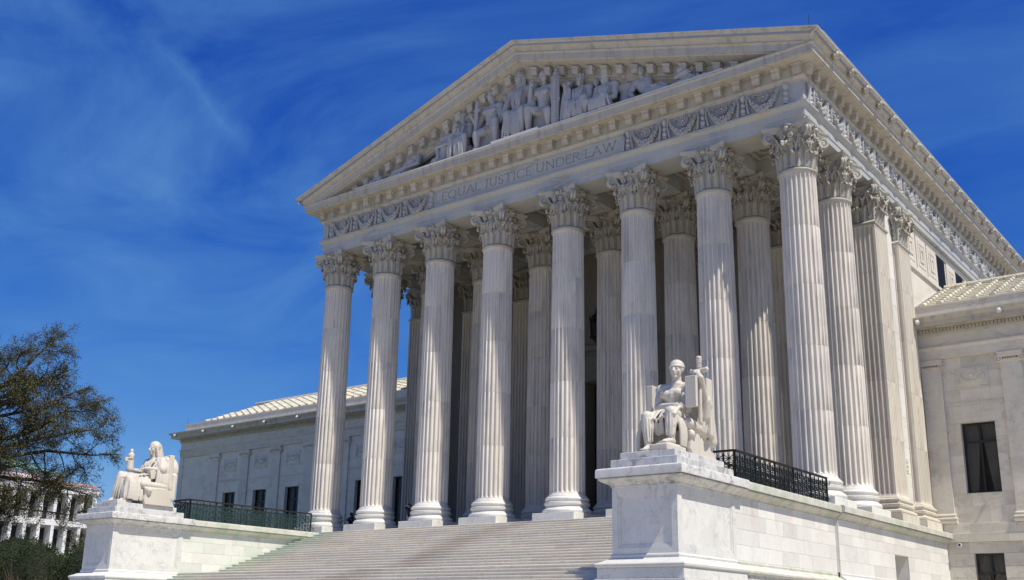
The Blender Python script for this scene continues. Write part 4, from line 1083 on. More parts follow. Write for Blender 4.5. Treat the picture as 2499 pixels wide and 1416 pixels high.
def head(mb, c, s, face, kind='', tilt=0):
    """c centre, s head height, face: unit vector (horizontal) the face looks along"""
    c = V(c); f = V(face); f.z = 0; f.normalize(); f = (f+V((0, 0, tilt))).normalized(); sd = f.cross(V((0, 0, 1))).normalized(); up = sd.cross(f)
    M = Matrix((sd, f, up)).transposed()
    P = lambda x, y, z: c+M @ V((x*s, y*s, z*s))
    mb.ell(P(0, -.03, .10), .33*s, .38*s, .38*s, M); mb.ell(P(0, .06, -.12), .26*s, .30*s, .34*s, M)
    mb.ell(P(0, .24, -.40), .12*s, .10*s, .09*s, M, 8, 6)
    mb.capsule(P(0, .34, .06), P(0, .45, -.12), .045*s, .07*s, 8)                     # nose
    for k in (-1, 1):
        mb.ell(P(k*.13, .29, .10), .10*s, .06*s, .035*s, M, 8, 6)                      # brow
        mb.ell(P(k*.13, .30, .01), .07*s, .05*s, .045*s, M, 8, 6)
        mb.ell(P(k*.17, .22, -.12), .10*s, .09*s, .10*s, M, 8, 6)                       # cheek
        mb.ell(P(k*.31, -.02, -.02), .04*s, .09*s, .12*s, M, 8, 6)                      # ear
    mb.ell(P(0, .335, -.22), .10*s, .05*s, .022*s, M, 8, 6); mb.ell(P(0, .325, -.28), .085*s, .05*s, .025*s, M, 8, 6)
    if kind == 'band':
        mb.ell(P(0, -.06, .17), .375*s, .42*s, .36*s, M); mb.tube([P(.36*math.cos(a), -.03+.41*math.sin(a), .12+.02*math.sin(a)) for a in [2*PI*i/16 for i in range(17)]], .03*s, 6)
        mb.capsule(P(.22, -.26, -.05), P(.30, -.22, -.45), .13*s, .06*s)
    elif kind == 'hood':
        mb.ell(P(0, -.14, .13), .43*s, .47*s, .44*s, M)
        for k in (-1, 1): mb.capsule(P(k*.34, -.02, .15), P(k*.36, -.12, -.62), .11*s, .16*s)
        mb.capsule(P(0, -.38, .1), P(0, -.50, -.9), .33*s, .42*s)
    elif kind == 'beard':
        mb.ell(P(0, .2, -.45), .20*s, .18*s, .26*s, M); mb.ell(P(0, -.1, .12), .38*s, .42*s, .40*s, M)
        for k in range(9): mb.ell(P(.36*math.cos(k*.7), -.05+.38*math.sin(k*.7), .15+.1*math.sin(k*2.1)), .1*s, .1*s, .1*s, n=6, m=5)
    elif kind == 'helmet':
        mb.ell(P(0, -.06, .17), .39*s, .44*s, .40*s, M); mb.tube([P(0, .34, .42), P(0, .1, .62), P(0, -.25, .60), P(0, -.5, .30), P(0, -.55, 0)], [.04*s, .08*s, .09*s, .08*s, .05*s], 8)
    elif kind == 'crown':
        mb.ell(P(0, -.06, .12), .38*s, .42*s, .36*s, M)
        for k in range(7):
            a = PI*k/6; mb.capsule(P(.34*math.cos(a), .28*math.sin(a), .32), P(.46*math.cos(a), .40*math.sin(a), .66), .045*s, .02*s, 6)
        for k in (-1, 1): mb.capsule(P(k*.32, -.1, 0), P(k*.34, -.1, -.5), .12*s, .1*s)
    else:
        mb.ell(P(0, -.10, .15), .37*s, .40*s, .36*s, M)
        for k in range(14):
            a = k*1.1; mb.ell(P(.34*math.cos(a), -.08+.36*math.sin(a), .18+.14*math.sin(k*2.3)), .09*s, .09*s, .08*s, n=6, m=5)
def hand(mb, p, d, up, s, curl=.6, side=1):
    p = V(p); d = V(d).normalized(); up = V(up).normalized(); x = d.cross(up).normalized()
    mb.ell(p+d*.22*s, .16*s, .24*s, .09*s, Matrix((x, d, up)).transposed(), 8, 6)
    for k in range(4):
        b = p+d*.40*s+x*(k-1.5)*.095*s; L = (.22, .26, .25, .19)[k]*s
        m = b+d*L*.55-up*curl*.1*s; e = m+(d*(1-curl)-up*curl).normalized()*L*.6
        mb.capsule(b, m, .048*s, .045*s, 7); mb.capsule(m, e, .045*s, .036*s, 7)
    b = p+d*.12*s-x*side*.14*s; mb.capsule(b, b+(d*.7-x*side*.6-up*.3).normalized()*.2*s, .06*s, .045*s, 7)
def foot(mb, ankle, toe, s, sole=None):
    a, t = V(ankle), V(toe); d = (t-a); d.z = 0; d.normalize(); x = V((-d.y, d.x, 0))
    mb.capsule(a, a+V((0, 0, -.16*s))-d*.1*s, .15*s, .15*s); mb.capsule(a+V((0, 0, -.1*s)), t+V((0, 0, .09*s))-d*.12*s, .16*s, .10*s)
    for k in range(5): mb.capsule(t+x*(k-2)*.085*s-d*.12*s+V((0,0,.06*s)), t+x*(k-2)*.09*s+d*(.04-.02*k)*s*1.0+V((0,0,.05*s)), .05*s, .045*s, 6)
def body(mb, J, s, muscle=False, dress=False):
    """J: joint positions. s = head height"""
    g = {k: V(v) for k, v in J.items()}
    pv, ch, nk = g['pelvis'], g['chest'], g['neck']
    mb.capsule(pv, (pv+ch)/2, .50*s, .50*s, 16); mb.capsule((pv+ch)/2, ch, .50*s, .60*s, 16)
    mb.capsule(g['shl'], g['shr'], .34*s, .34*s, 14); mb.capsule(ch, nk-V((0,0,.2*s)), .55*s, .32*s, 14); mb.capsule(nk-V((0,0,.15*s)), g['head'], .23*s, .22*s)
    f = V(J.get('front', (0, -1, 0))); x = (g['shr']-g['shl']).normalized()
    if muscle:
        for k in (-1, 1):
            mb.ell(ch+f*.40*s+x*k*.33*s+V((0,0,.10*s)), .34*s, .20*s, .24*s)
            for q in range(3): mb.ell(ch+f*.43*s+x*k*.14*s-V((0,0,(.32+.24*q)*s)), .14*s, .10*s, .11*s, n=8, m=6)
        for k, n_ in ((-1, 'shl'), (1, 'shr')): mb.ell(g[n_], .36*s, .34*s, .34*s)
    if dress:
        for k in (-1, 1): mb.ell(ch+f*.42*s+x*k*.25*s-V((0,0,.05*s)), .25*s, .24*s, .25*s)
    for q in ('l', 'r'):
        if 'el'+q in g:
            mb.capsule(g['sh'+q], (g['sh'+q]*.45+g['el'+q]*.55), .29*s, .27*s); mb.capsule((g['sh'+q]*.45+g['el'+q]*.55), g['el'+q], .27*s, .19*s)
            mb.capsule(g['el'+q], g['el'+q]*.65+g['ha'+q]*.35, .20*s, .20*s); mb.capsule(g['el'+q]*.65+g['ha'+q]*.35, g['ha'+q], .20*s, .12*s)
        if 'kn'+q in g:
            mb.capsule(g['hi'+q], g['kn'+q], .42*s, .31*s, 14); mb.capsule(g['kn'+q], g['kn'+q]*.62+g['an'+q]*.38, .31*s, .29*s); mb.capsule(g['kn'+q]*.62+g['an'+q]*.38, g['an'+q], .28*s, .16*s)
            if 'to'+q in g: foot(mb, g['an'+q], g['to'+q], s*.95)
def folds(mb, A, B, n, r, sag=0, rg=random, off=(0, 0, 0), r2=None):
    """n raised folds running from polyline A to polyline B"""
    def at(L, t):
        t *= len(L)-1; k = min(int(t), len(L)-2); return V(L[k]).lerp(V(L[k+1]), t-k)
    for i in range(n):
        t = (i+rg.uniform(.2, .8))/n; a, b = at(A, t), at(B, min(1, max(0, t+rg.uniform(-.06, .06)))); pts = []
        for k in range(6):
            u = k/5; p = a.lerp(b, u)+V(off)*math.sin(PI*u); p.z -= sag*math.sin(PI*u); pts.append(p)
        rr = r*rg.uniform(.7, 1.25); mb.tube(pts, [rr*.6, rr, rr, rr, (r2 or rr), (r2 or rr)*.8], 6)
rg = random.Random(2)
# --- right: seated man with tablet and sword
sr = thing('seated_statue', 'marble statue of a seated bare-chested man holding a tablet and sheathed sword', 'statue', (31.8, -13.2, .56), group='seated statues on the pedestals')
mb = MB(); s = .70
J = dict(pelvis=(31.85,-12.75,1.85), chest=(31.9,-12.95,2.72), neck=(32.0,-13.0,3.28), head=(32.05,-13.08,3.62), shl=(31.37,-12.95,3.02), shr=(32.45,-12.85,3.02),
         ell=(31.30,-13.15,2.38), hal=(32.22,-13.60,2.30), elr=(32.85,-12.75,2.45), har=(33.02,-13.22,3.18),
         hil=(31.55,-12.85,1.80), knl=(31.40,-14.12,1.88), anl=(31.50,-14.24,.84), tol=(31.55,-14.62,.64), hir=(32.15,-12.85,1.80), knr=(32.32,-14.05,1.98), anr=(32.33,-14.08,1.06), tor=(32.24,-14.55,.86))
body(mb, J, s, muscle=True)
head(mb, (32.05,-13.10,3.68), .72, (.12,-1,0), 'band')
hand(mb, (32.2,-13.62,2.28), (1,-.15,-.08), (0,-1,0.2), .62, .25)
hand(mb, (33.16,-13.46,3.16), (-.35,-.1,.9), (.6,-.8,.1), .66, .9)
mb.capsule((33.0,-12.9,2.6), (33.16,-13.42,3.2), .13, .10)
mb.capsule((32.95,-12.75,2.5), (32.8,-12.6,2.0), .22, .26); mb.capsule((32.45,-12.75,3.1), (32.9,-12.6,2.4), .20, .24)
# drapery: lap cloth, between the legs, over the shoulder and down the seat side
folds(mb, [(32.35,-13.0,3.2), (32.65,-12.95,3.1)], [(32.25,-13.3,2.2), (32.6,-13.2,2.1)], 6, .05, 0, rg, (0,-.16,0))
folds(mb, [(31.35,-13.3,2.15), (32.4,-13.3,2.2)], [(31.3,-14.2,1.7), (32.55,-14.2,1.85)], 12, .06, .0, rg, (0,0,.16))
folds(mb, [(31.6,-14.2,1.75), (32.1,-14.15,1.85)], [(31.75,-13.9,1.25), (32.0,-13.9,1.3)], 4, .05, .2, rg)
mb.capsule((31.85,-13.3,1.65), (31.9,-13.7,1.55), .22, .14)
folds(mb, [(31.15,-14.1,1.8), (31.2,-13.2,1.9)], [(31.0,-14.1,.72), (30.98,-13.3,.66)], 8, .08, 0, rg, (-.05,0,0))
folds(mb, [(32.50,-13.95,1.85), (32.58,-13.55,1.75)], [(32.50,-13.80,.85), (32.56,-13.5,.80)], 4, .075, 0, rg, (.04,0,0))
# creases of the long garment wrapped round both shins and thighs
for (kx, ky, kz, ax, ay, az) in ((31.45,-14.12,1.80,31.52,-14.18,.95), (32.32,-14.05,1.92,32.33,-14.08,1.15)):
    for q in range(6):
        a = PI*(1.1+.16*q); K = V((kx,ky,kz))+V((math.cos(a), math.sin(a), 0))*.21; A_ = V((ax,ay,az))+V((math.cos(a), math.sin(a), 0))*.16
        mb.tube([K, K.lerp(A_, .5)+V((math.cos(a), math.sin(a), 0))*.02, A_], [.02, .03, .025], 5)
for (hx, kx, kz) in ((31.55, 31.45, 1.92), (32.15, 32.32, 2.05)):
    for q in range(7):
        c = V((hx,-13.0,1.9)).lerp(V((kx,-14.0,kz)), .15+.12*q); r = .29-.02*q
        mb.tube([c+V((r*math.cos(a), .06*math.sin(a*2+q)+.25*math.cos(a), r*math.sin(a)*.95)) for a in [PI*.05+PI*.9*i/8 for i in range(9)]], .024, 5)
folds(mb, [(31.35,-14.3,1.7), (31.6,-14.3,1.7)], [(31.4,-14.3,1.0), (31.6,-14.3,1.0)], 3, .03, 0, rg)
folds(mb, [(32.2,-14.25,1.8), (32.5,-14.2,1.8)], [(32.2,-14.25,1.15), (32.5,-14.2,1.1)], 3, .035, 0, rg)
folds(mb, [(32.75,-12.9,2.4), (32.85,-12.2,2.4)], [(32.75,-13.2,1.5), (32.85,-12.1,1.3)], 7, .075, 0, rg, (.05,0,0))
remesh(mb, 'figure', M_STA, sr, .022, 1)
mb = MB()
mb.box(31.05, 32.62, -13.42, -11.62, .56, 1.46); mb.capsule((32.55,-13.30,1.28), (32.66,-13.30,1.28), .17, .17, 12)
mb.rings([[(32.55, y, z) for y, z in ((-13.3,.56), (-13.45,.75), (-13.38,1.1), (-13.48,1.4), (-12.9,1.46), (-12.2,1.25), (-11.95,1.0), (-11.75,.85), (-11.5,.56))], [(32.72, y, z) for y, z in ((-13.3,.56), (-13.45,.75), (-13.38,1.1), (-13.48,1.4), (-12.9,1.46), (-12.2,1.25), (-11.95,1.0), (-11.75,.85), (-11.5,.56))]])
mb.capsule((32.6,-13.45,1.68), (32.7,-12.35,1.46), .19, .17, 14)
for k in range(5): mb.tube([(32.6+.19*math.cos(a), -13.3+.2*k, 1.65-.03*k+.19*math.sin(a)) for a in [2*PI*i/12 for i in range(13)]], .02, 5)
# curved back
pts = []
for i in range(15):
    a = PI*(1.0+i/14); pts.append((31.85+1.12*math.cos(a), -12.55-.85*math.sin(a)*1.0))
for z0, z1, tk in ((1.3, 3.28, .17),):
    for (xa, ya), (xb, yb) in zip(pts[:-1], pts[1:]):
        hz = lambda x: z1
        mb.bar((xa, ya, (z0+z1)/2), (xb, yb, (z0+z1)/2), tk, z1-z0)
mb.box(32.80, 33.03, -12.75, -12.35, 2.42, 3.34); mb.box(30.58, 30.85, -12.75, -12.4, 2.2, 3.34)
mb.capsule((32.85,-12.3,2.5), (32.7,-11.9,1.2), .16, .22); mb.capsule((30.85,-12.4,2.3), (30.9,-12.2,.9), .14, .2)
mb.box(31.95, 32.62, -14.92, -13.6, .56, .77).box(32.0, 32.5, -14.6, -13.6, .77, .86)
remesh(mb, 'throne', M_STA, sr, .03, 2)
mb = MB().box(32.68, 33.08, -13.68, -13.52, 2.16, 3.26, .02); mb.build('tablet', M_STA, sr)
mb = MB().capsule((33.02,-13.28,1.66), (33.04,-13.28,3.40), .075, .075, 8).box(32.74, 33.32, -13.36, -13.20, 3.42, 3.56, .03).tube([(33.03,-13.28,3.56), (33.03,-13.28,3.62), (33.03,-13.28,3.72), (33.03,-13.28,3.84), (33.03,-13.28,3.90)], [.07,.10,.08,.10,.11], 10).ell((33.03,-13.28,3.94), .11, .11, .08, n=10, m=6)
for k in range(5): mb.tube([(33.03+.095*math.cos(a), -13.28+.095*math.sin(a), 3.62+.055*k) for a in [2*PI*i/10 for i in range(11)]], .014, 5)
for sx_ in (-1, 1): mb.ell((33.03+sx_*.29, -13.28, 3.50), .07, .09, .10, n=8, m=6)
mb.build('sword', M_STA, sr, True, 50)

# --- left: seated hooded woman with a small figure in her hand
sl = thing('seated_statue', 'marble statue of a seated hooded woman in long robes with small standing figure', 'statue', (-.3, -13, .56), group='seated statues on the pedestals')
mb = MB(); s = .68
J = dict(pelvis=(-.3,-12.40,1.85), chest=(-.25,-12.40,2.75), neck=(-.28,-12.38,3.22), head=(-.28,-12.50,3.6), shl=(-.85,-12.38,2.98), shr=(.32,-12.30,2.98), front=(0,-1,0),
         ell=(-1.0,-12.7,2.45), hal=(-.90,-13.30,2.50), elr=(.55,-12.55,2.45), har=(.08,-13.15,2.52),
         hil=(-.65,-12.6,1.85), knl=(-.75,-14.0,2.08), anl=(-.75,-14.25,.92), tol=(-.75,-14.55,.70), hir=(.05,-12.6,1.80), knr=(.22,-14.12,1.85), anr=(.22,-14.22,.86), tor=(.22,-14.55,.66))
body(mb, J, s, dress=True); head(mb, (-.28,-12.52,3.70), .70, (.1,-1,0), 'hood', -.12)
mb.capsule((.22,-14.05,1.75), (.22,-14.15,.95), .27, .23); mb.capsule((-.75,-14.0,1.95), (-.75,-14.15,.95), .25, .22); mb.capsule((-.3,-13.2,1.75), (-.3,-13.9,1.6), .42, .3)
hand(mb, (.05,-13.15,2.5), (-.5,-.8,-.1), (0,-.2,1), .5, .5); hand(mb, (-.90,-13.28,2.44), (0,-1,.1), (0,-.2,-1), .5, .4)
folds(mb, [(.35,-12.9,2.1), (.45,-13.9,1.9)], [(.62,-13.2,.75), (.55,-13.95,.72)], 8, .085, 0, rg, (.06,0,0))
folds(mb, [(-.9,-14.15,1.95), (.4,-14.25,1.75)], [(-.9,-14.3,.78), (.4,-14.35,.72)], 11, .05, 0, rg, (0,-.07,0))
folds(mb, [(-.8,-12.9,2.25), (.4,-12.9,2.2)], [(-.9,-14.1,2.05), (.45,-14.2,1.85)], 9, .05, .02, rg, (0,0,.08))
folds(mb, [(.15,-12.55,3.1), (.5,-12.1,3.15)], [(.65,-12.75,2.35), (.75,-12.1,2.3)], 7, .07, 0, rg, (.08,0,0))
folds(mb, [(.6,-12.75,2.5), (.7,-12.1,2.4)], [(.62,-12.9,1.5), (.78,-12.05,1.3)], 7, .08, 0, rg, (.05,0,0))
folds(mb, [(-.6,-12.75,3.0), (.2,-12.75,3.0)], [(-.6,-12.9,2.2), (.3,-12.9,2.2)], 6, .035, 0, rg, (0,-.12,0))
for (hx, kx, kz) in ((.05, .22, 1.9), (-.65, -.75, 2.15)):
    for q in range(8):
        c = V((hx,-12.8,1.95)).lerp(V((kx,-14.05,kz)), .1+.12*q); r = .32-.02*q
        mb.tube([c+V((r*math.cos(a), .15*math.sin(a*2+q), r*math.sin(a)*.95)) for a in [PI*.0+PI*.95*i/8 for i in range(9)]], .030, 5)
folds(mb, [(.1,-12.75,3.1), (.45,-12.3,3.15)], [(-.2,-12.95,2.3), (.5,-12.75,2.2)], 7, .04, .05, rg, (0,-.1,0))
folds(mb, [(.42,-14.2,1.85), (.45,-13.9,1.8)], [(.45,-14.3,.8), (.6,-13.9,.75)], 4, .06, 0, rg, (.05,0,0))
mb.capsule((.3,-12.3,2.95), (.6,-12.45,2.5), .26, .27); mb.capsule((.45,-12.1,3.0), (.5,-11.95,1.6), .25, .3)
remesh(mb, 'figure', M_STA, sl, .022, 1)
mb = MB().box(-1.15, .70, -13.40, -11.75, .56, 1.44)
mb.rings([[(x, y, z) for y, z in ((-13.42,.56), (-13.5,.8), (-13.42,1.1), (-13.5,1.42), (-12.8,1.44), (-12.1,1.44), (-11.9,1.2), (-11.85,.9), (-11.6,.56))] for x in (.66, .84)])
mb.capsule((.6,-13.5,1.6), (.68,-12.2,1.58), .19, .17); mb.capsule((.80,-13.28,1.28), (.88,-13.28,1.28), .17, .17)
mb.ell((-.3,-11.62,2.55), 1.02, .42, .86, n=24, m=14)
mb.box(.40, .70, -12.12, -11.80, 2.25, 3.32); mb.capsule((.7,-11.7,2.2), (.72,-11.8,1.0), .15, .2)
mb.box(-1.1, .4, -14.75, -13.9, .56, .72)
remesh(mb, 'throne', M_STA, sl, .03, 2)
mb = MB().box(.20, .50, -13.05, -12.60, 1.95, 2.42, .02); mb.xf(Matrix.Translation((.35,-12.85,2.2)) @ Matrix.Rotation(.25, 4, 'X') @ Matrix.Translation((-.35,12.85,-2.2))); mb.build('book', M_STA, sl)
mb = MB(); c = V((-.92,-13.42,2.52))
body(mb, dict(pelvis=c+V((0,0,.35)), chest=c+V((0,0,.62)), neck=c+V((0,0,.76)), head=c+V((0,0,.86)), shl=c+V((-.12,0,.70)), shr=c+V((.12,0,.70)), ell=c+V((-.17,-.05,.52)), hal=c+V((-.02,-.16,.48)), elr=c+V((.17,-.05,.52)), har=c+V((0,-.16,.5))), .2)
mb.capsule(c+V((0,0,0)), c+V((0,0,.4)), .19, .15); mb.ell(c+V((0,0,.89)), .09, .095, .12); mb.capsule(c+V((0,0,.4)), c+V((0,0,.66)), .13, .17); mb.box(c.x-.16, c.x+.0, c.y-.30, c.y-.14, c.z+.36, c.z+.56)
folds(mb, [c+V((-.12,-.1,.4)), c+V((.12,-.1,.4))], [c+V((-.14,-.13,0)), c+V((.14,-.13,0))], 5, .02, 0, rg)
mb.xf(T(c.x, c.y, c.z) @ Matrix.Scale(1.08, 4) @ T(-c.x, -c.y, -c.z))
remesh(mb, 'small_figure', M_STA, sl, .018, 1)

# ------------------------------------------------------------------ pediment relief figures
Z0 = 21.93
def relief(label, fn, vox=.035):
    mb = MB(); fn(mb); o = remesh(mb, 'relief_figure', M_REL, ped, vox*.9, 1)
    return o
def seated(x, zh, s=.46, kn=(0, 0), face=(.2,-1,0), kind='', ground=Z0, lean=0, el=((-.45,-.2),(.45,-.2)), ha=((-.3,-.5),(.3,-.5)), knz=(.0,.0), robe=True, seed=1, yb=-.95, spread=.30):
    """a seated high-relief figure; heights follow from the head height zh"""
    def f(mb):
        q_ = s/.5; H = zh-ground; hz = zh-.5*s; sh = zh-1.45*s; pe = max(ground+.55*s, zh-3.2*s)
        kz = ground+min(1.75*s, (pe-ground)+.55*s)
        J = dict(pelvis=(x-lean*.3, yb, pe), chest=(x, yb, (sh*.75+pe*.25)), neck=(x+lean*.2, yb-.03, sh+.25*s), head=(x+lean*.3, yb-.08, hz), shl=(x-.72*s, yb, sh), shr=(x+.72*s, yb, sh),
                 ell=(x+el[0][0]*q_, yb-.25, sh+(el[0][1]-.35)*q_), hal=(x+ha[0][0]*q_, yb-.62, sh+ha[0][1]*q_), elr=(x+el[1][0]*q_, yb-.25, sh+(el[1][1]-.35)*q_), har=(x+ha[1][0]*q_, yb-.62, sh+ha[1][1]*q_),
                 hil=(x-.3*s, yb-.1, pe), hir=(x+.3*s, yb-.1, pe), knl=(x-spread*1.25+kn[0]*1.2, yb-.66, kz+knz[0]), knr=(x+spread*1.25+kn[1]*1.2, yb-.66, kz+knz[1]),
                 anl=(x-spread*1.2+kn[0]*1.3, yb-.58, ground+.2*s), anr=(x+spread*1.2+kn[1]*1.3, yb-.58, ground+.2*s), tol=(x-spread+kn[0]*1.2, yb-.80, ground+.02), tor=(x+spread+kn[1]*1.2, yb-.80, ground+.02))
        body(mb, J, s, muscle=not robe); head(mb, (x+lean*.3, yb-.12, hz), s, face, kind)
        r_ = random.Random(seed)
        hand(mb, J['hal'], (.3,-.3,-.6), (0,-1,0), s*.7, .5); hand(mb, J['har'], (-.3,-.3,-.6), (0,-1,0), s*.7, .5)
        mb.box(x-.7, x+.7, yb-.2, yb+.85, ground-.05, max(ground, pe-.15))
        if robe:
            mb.capsule((x-.1, yb-.3, kz-.1), (x+.1, yb-.35, ground+.35), .48, .5)
            folds(mb, [(x-.55, yb-.78, kz+.02), (x+.55, yb-.78, kz+.02)], [(x-.72, yb-.80, ground+.08), (x+.72, yb-.80, ground+.08)], 9, .075, 0, r_, (0,-.05,0))
            folds(mb, [(x-.4, yb-.36, sh+.05), (x+.45, yb-.36, sh+.05)], [(x-.25, yb-.4, pe+.1), (x+.3, yb-.4, pe+.1)], 7, .055, .05, r_, (0,-.16,0))
        else:
            folds(mb, [(x-.3, yb-.4, pe+.15), (x+.3, yb-.4, pe+.15)], [(x-.35, yb-.65, kz-.15), (x+.35, yb-.65, kz-.15)], 5, .045, .05, r_)
    return f
def reclining(x, zh, dx, s=.42, kind='', face=(0,-1,0), ln=1.0, seed=3):
    """half-lying figure; legs stretch towards dx"""
    def f(mb):
        b = Z0; sh = zh-1.35*s; yb = -.95
        J = dict(pelvis=(x+dx*.55*ln, yb-.1, b+.36), chest=(x+dx*.12, yb, (sh+b+.4)/2+.12), neck=(x, yb, sh+.2*s), head=(x, yb-.1, zh-.5*s), shl=(x-.6*s, yb, sh), shr=(x+.6*s, yb, sh),
                 ell=(x-.95*s, yb-.25, sh-.6), hal=(x-.3*s, yb-.62, b+.2), elr=(x+.95*s, yb-.3, sh-.55), har=(x+dx*1.0, yb-.55, max(b+.3, sh-.75)),
                 hil=(x+dx*.6*ln, yb-.15, b+.26), hir=(x+dx*.6*ln, yb-.3, b+.26), knl=(x+dx*1.25*ln, yb-.2, b+.62), knr=(x+dx*1.15*ln, yb-.45, b+.28), anl=(x+dx*1.85*ln, yb-.2, b+.14), anr=(x+dx*1.8*ln, yb-.5, b+.12), tol=(x+dx*2.1*ln, yb-.2, b+.12), tor=(x+dx*2.05*ln, yb-.5, b+.1))
        body(mb, J, s); head(mb, (x, yb-.12, zh-.5*s), s, face, kind)
        r_ = random.Random(seed)
        hand(mb, J['hal'], (.3*dx,-.5,-.1), (0,0,1), s*.7, .3); hand(mb, J['har'], (dx,-.3,0), (0,0,1), s*.7, .5)
        folds(mb, [(x+dx*.4, yb-.5, b+.55), (x+dx*1.2, yb-.55, b+.55)], [(x+dx*.5, yb-.65, b+.06), (x+dx*1.4, yb-.65, b+.06)], 6, .045, 0, r_)
    return f
relief('', reclining(7.0, 24.1, -1, .68, '', (.5,-1,-.3)))
relief('', reclining(9.85, 24.78, -.6, .70, '', (.9,-.6,0), .8, 4))
relief('', seated(11.15, 25.2, .72, kn=(-.1,.15), face=(-.6,-.9,0), robe=True, seed=5, lean=-.25, ha=((-.15,.1),(.3,-.55))))
relief('', seated(13.35, 25.95, .82, kn=(-.25,.3), face=(-.3,-1,0), kind='helmet', robe=False, seed=6, ha=((-.75,-.15),(.35,-.85)), el=((-.55,-.3),(.55,-.3)), knz=(-.35,.15)))
relief('', seated(15.48, 26.50, .90, kn=(-.05,.1), face=(-.15,-1,0), kind='crown', robe=True, seed=7, ground=22.05, ha=((-.35,-.75),(.25,-.75)), el=((-.62,-.35),(.62,-.35)), spread=.34))
relief('', seated(17.25, 25.98, .82, kn=(-.3,.25), face=(.8,-.7,0), kind='helmet', robe=False, seed=8, ha=((-.35,.25),(.85,-.75)), el=((-.55,-.25),(.5,-.45)), knz=(.15,-.35)))
relief('', seated(19.78, 25.05, .76, kn=(-.1,.2), face=(.1,-1,0), kind='beard', robe=True, seed=9, ha=((-.5,.25),(.2,-.45))))
relief('', seated(21.45, 24.70, .76, kn=(-.5,-.1), face=(-.9,-.5,0), kind='beard', robe=True, seed=10, lean=.1, ha=((-.7,-.75),(.1,-.7))))
relief('', reclining(23.75, 24.12, 1, .68, '', (.5,-1,0), 1.0, 11))
def sword_(mb):
    mb.capsule((12.55,-1.6,22.6), (12.62,-1.55,25.0), .11, .13); mb.box(12.40, 12.86, -1.65, -1.45, 24.55, 24.7); mb.ell((12.62,-1.55,25.15), .12, .12, .12)
relief('', sword_, .04)
def fasces(mb):
    for k in range(12):
        a = 2*PI*k/12; mb.capsule((18.42+.19*math.cos(a), -1.55+.17*math.sin(a), 22.0), (18.42+.19*math.cos(a), -1.55+.17*math.sin(a), 25.0), .062, .062, 6)
    for z in (22.3, 23.4, 24.7): mb.tube([(18.42+.25*math.cos(a), -1.55+.23*math.sin(a), z) for a in [2*PI*i/14 for i in range(15)]], .035, 5)
    mb.ell((18.42,-1.55,25.15), .17, .17, .2); mb.ell((18.42,-1.55,25.42), .1, .1, .12)
mb = MB(); fasces(mb); mb.build('rod_bundle', M_REL, ped, True, 50)
def extra_l(mb):
    for k in range(9): mb.ell((3.35+.16*(k % 5), -1.3-.05*(k % 3), 22.02+.14*(k//3)), .12, .12, .12, n=8, m=6)
    mb.capsule((3.95,-1.3,22.1), (3.95,-1.3,22.6), .17, .1); mb.capsule((4.3,-1.4,22.05), (5.2,-1.3,22.1), .10, .12)
relief('', extra_l, .03)
def urn(mb):
    mb.capsule((26.0,-1.35,22.55), (26.6,-1.35,22.62), .12, .24); mb.ell((26.5,-1.35,22.62), .32, .24, .2); mb.ell((26.3,-1.4,22.9), .22, .12, .2)
    mb.tube([(26.75,-1.35,22.75), (26.95,-1.35,22.9), (27.0,-1.35,22.75), (26.85,-1.35,22.62)], .035, 6); mb.capsule((25.6,-1.3,22.1), (26.9,-1.3,22.25), .16, .22)
relief('', urn, .03)
def corner_fill(x, n, sgn, h):
    def f(mb):
        r_ = random.Random(int(x*7))
        for k in range(n):
            t = k/n; mb.ell((x+sgn*t*1.1, -1.25-r_.uniform(0,.25), Z0+.1+h*(1-t)*r_.random()), r_.uniform(.10,.2), .16, r_.uniform(.10,.22), n=8, m=6)
        mb.capsule((x, -1.2, Z0+.15), (x+sgn*1.3, -1.2, Z0+.1), .2, .08)
    return f
relief('', corner_fill(4.6, 14, -1, .5), .035); relief('', corner_fill(26.9, 12, 1, .3), .035)
def backs(mb):
    # heads and shoulders of attendants behind the front row
    for (x, z, f_) in ((14.35, 25.2, -.5), (12.2, 24.6, .4), (16.45, 25.3, .3), (18.95, 24.6, -.4), (20.75, 24.15, .5), (10.5, 24.2, .3), (22.6, 24.0, -.3)):
        head(mb, (x, -.85, z), .6, (f_, -1, 0)); mb.capsule((x-.3, -.7, z-.65), (x+.3, -.7, z-.65), .28, .28); mb.capsule((x, -.5, z-.8), (x, -.5, Z0), .45, .55); mb.capsule((x, -.4, z-.2), (x, -.2, z-.2), .25, .25)
relief('', backs, .045)
def cloth_mid(mb):
    mb.capsule((19.0,-1.35,24.3), (19.15,-1.3,23.9), .18, .14); folds(mb, [(18.9,-1.35,24.2), (19.3,-1.35,24.1)], [(18.75,-1.5,22.1), (19.4,-1.5,22.1)], 6, .09, 0, random.Random(4), (0,-.06,0))
    for k in range(5): mb.ell((18.85+.1*k, -1.4, 24.4+.05*(k % 2)), .09, .09, .1, n=8, m=6)
relief('', cloth_mid, .035)

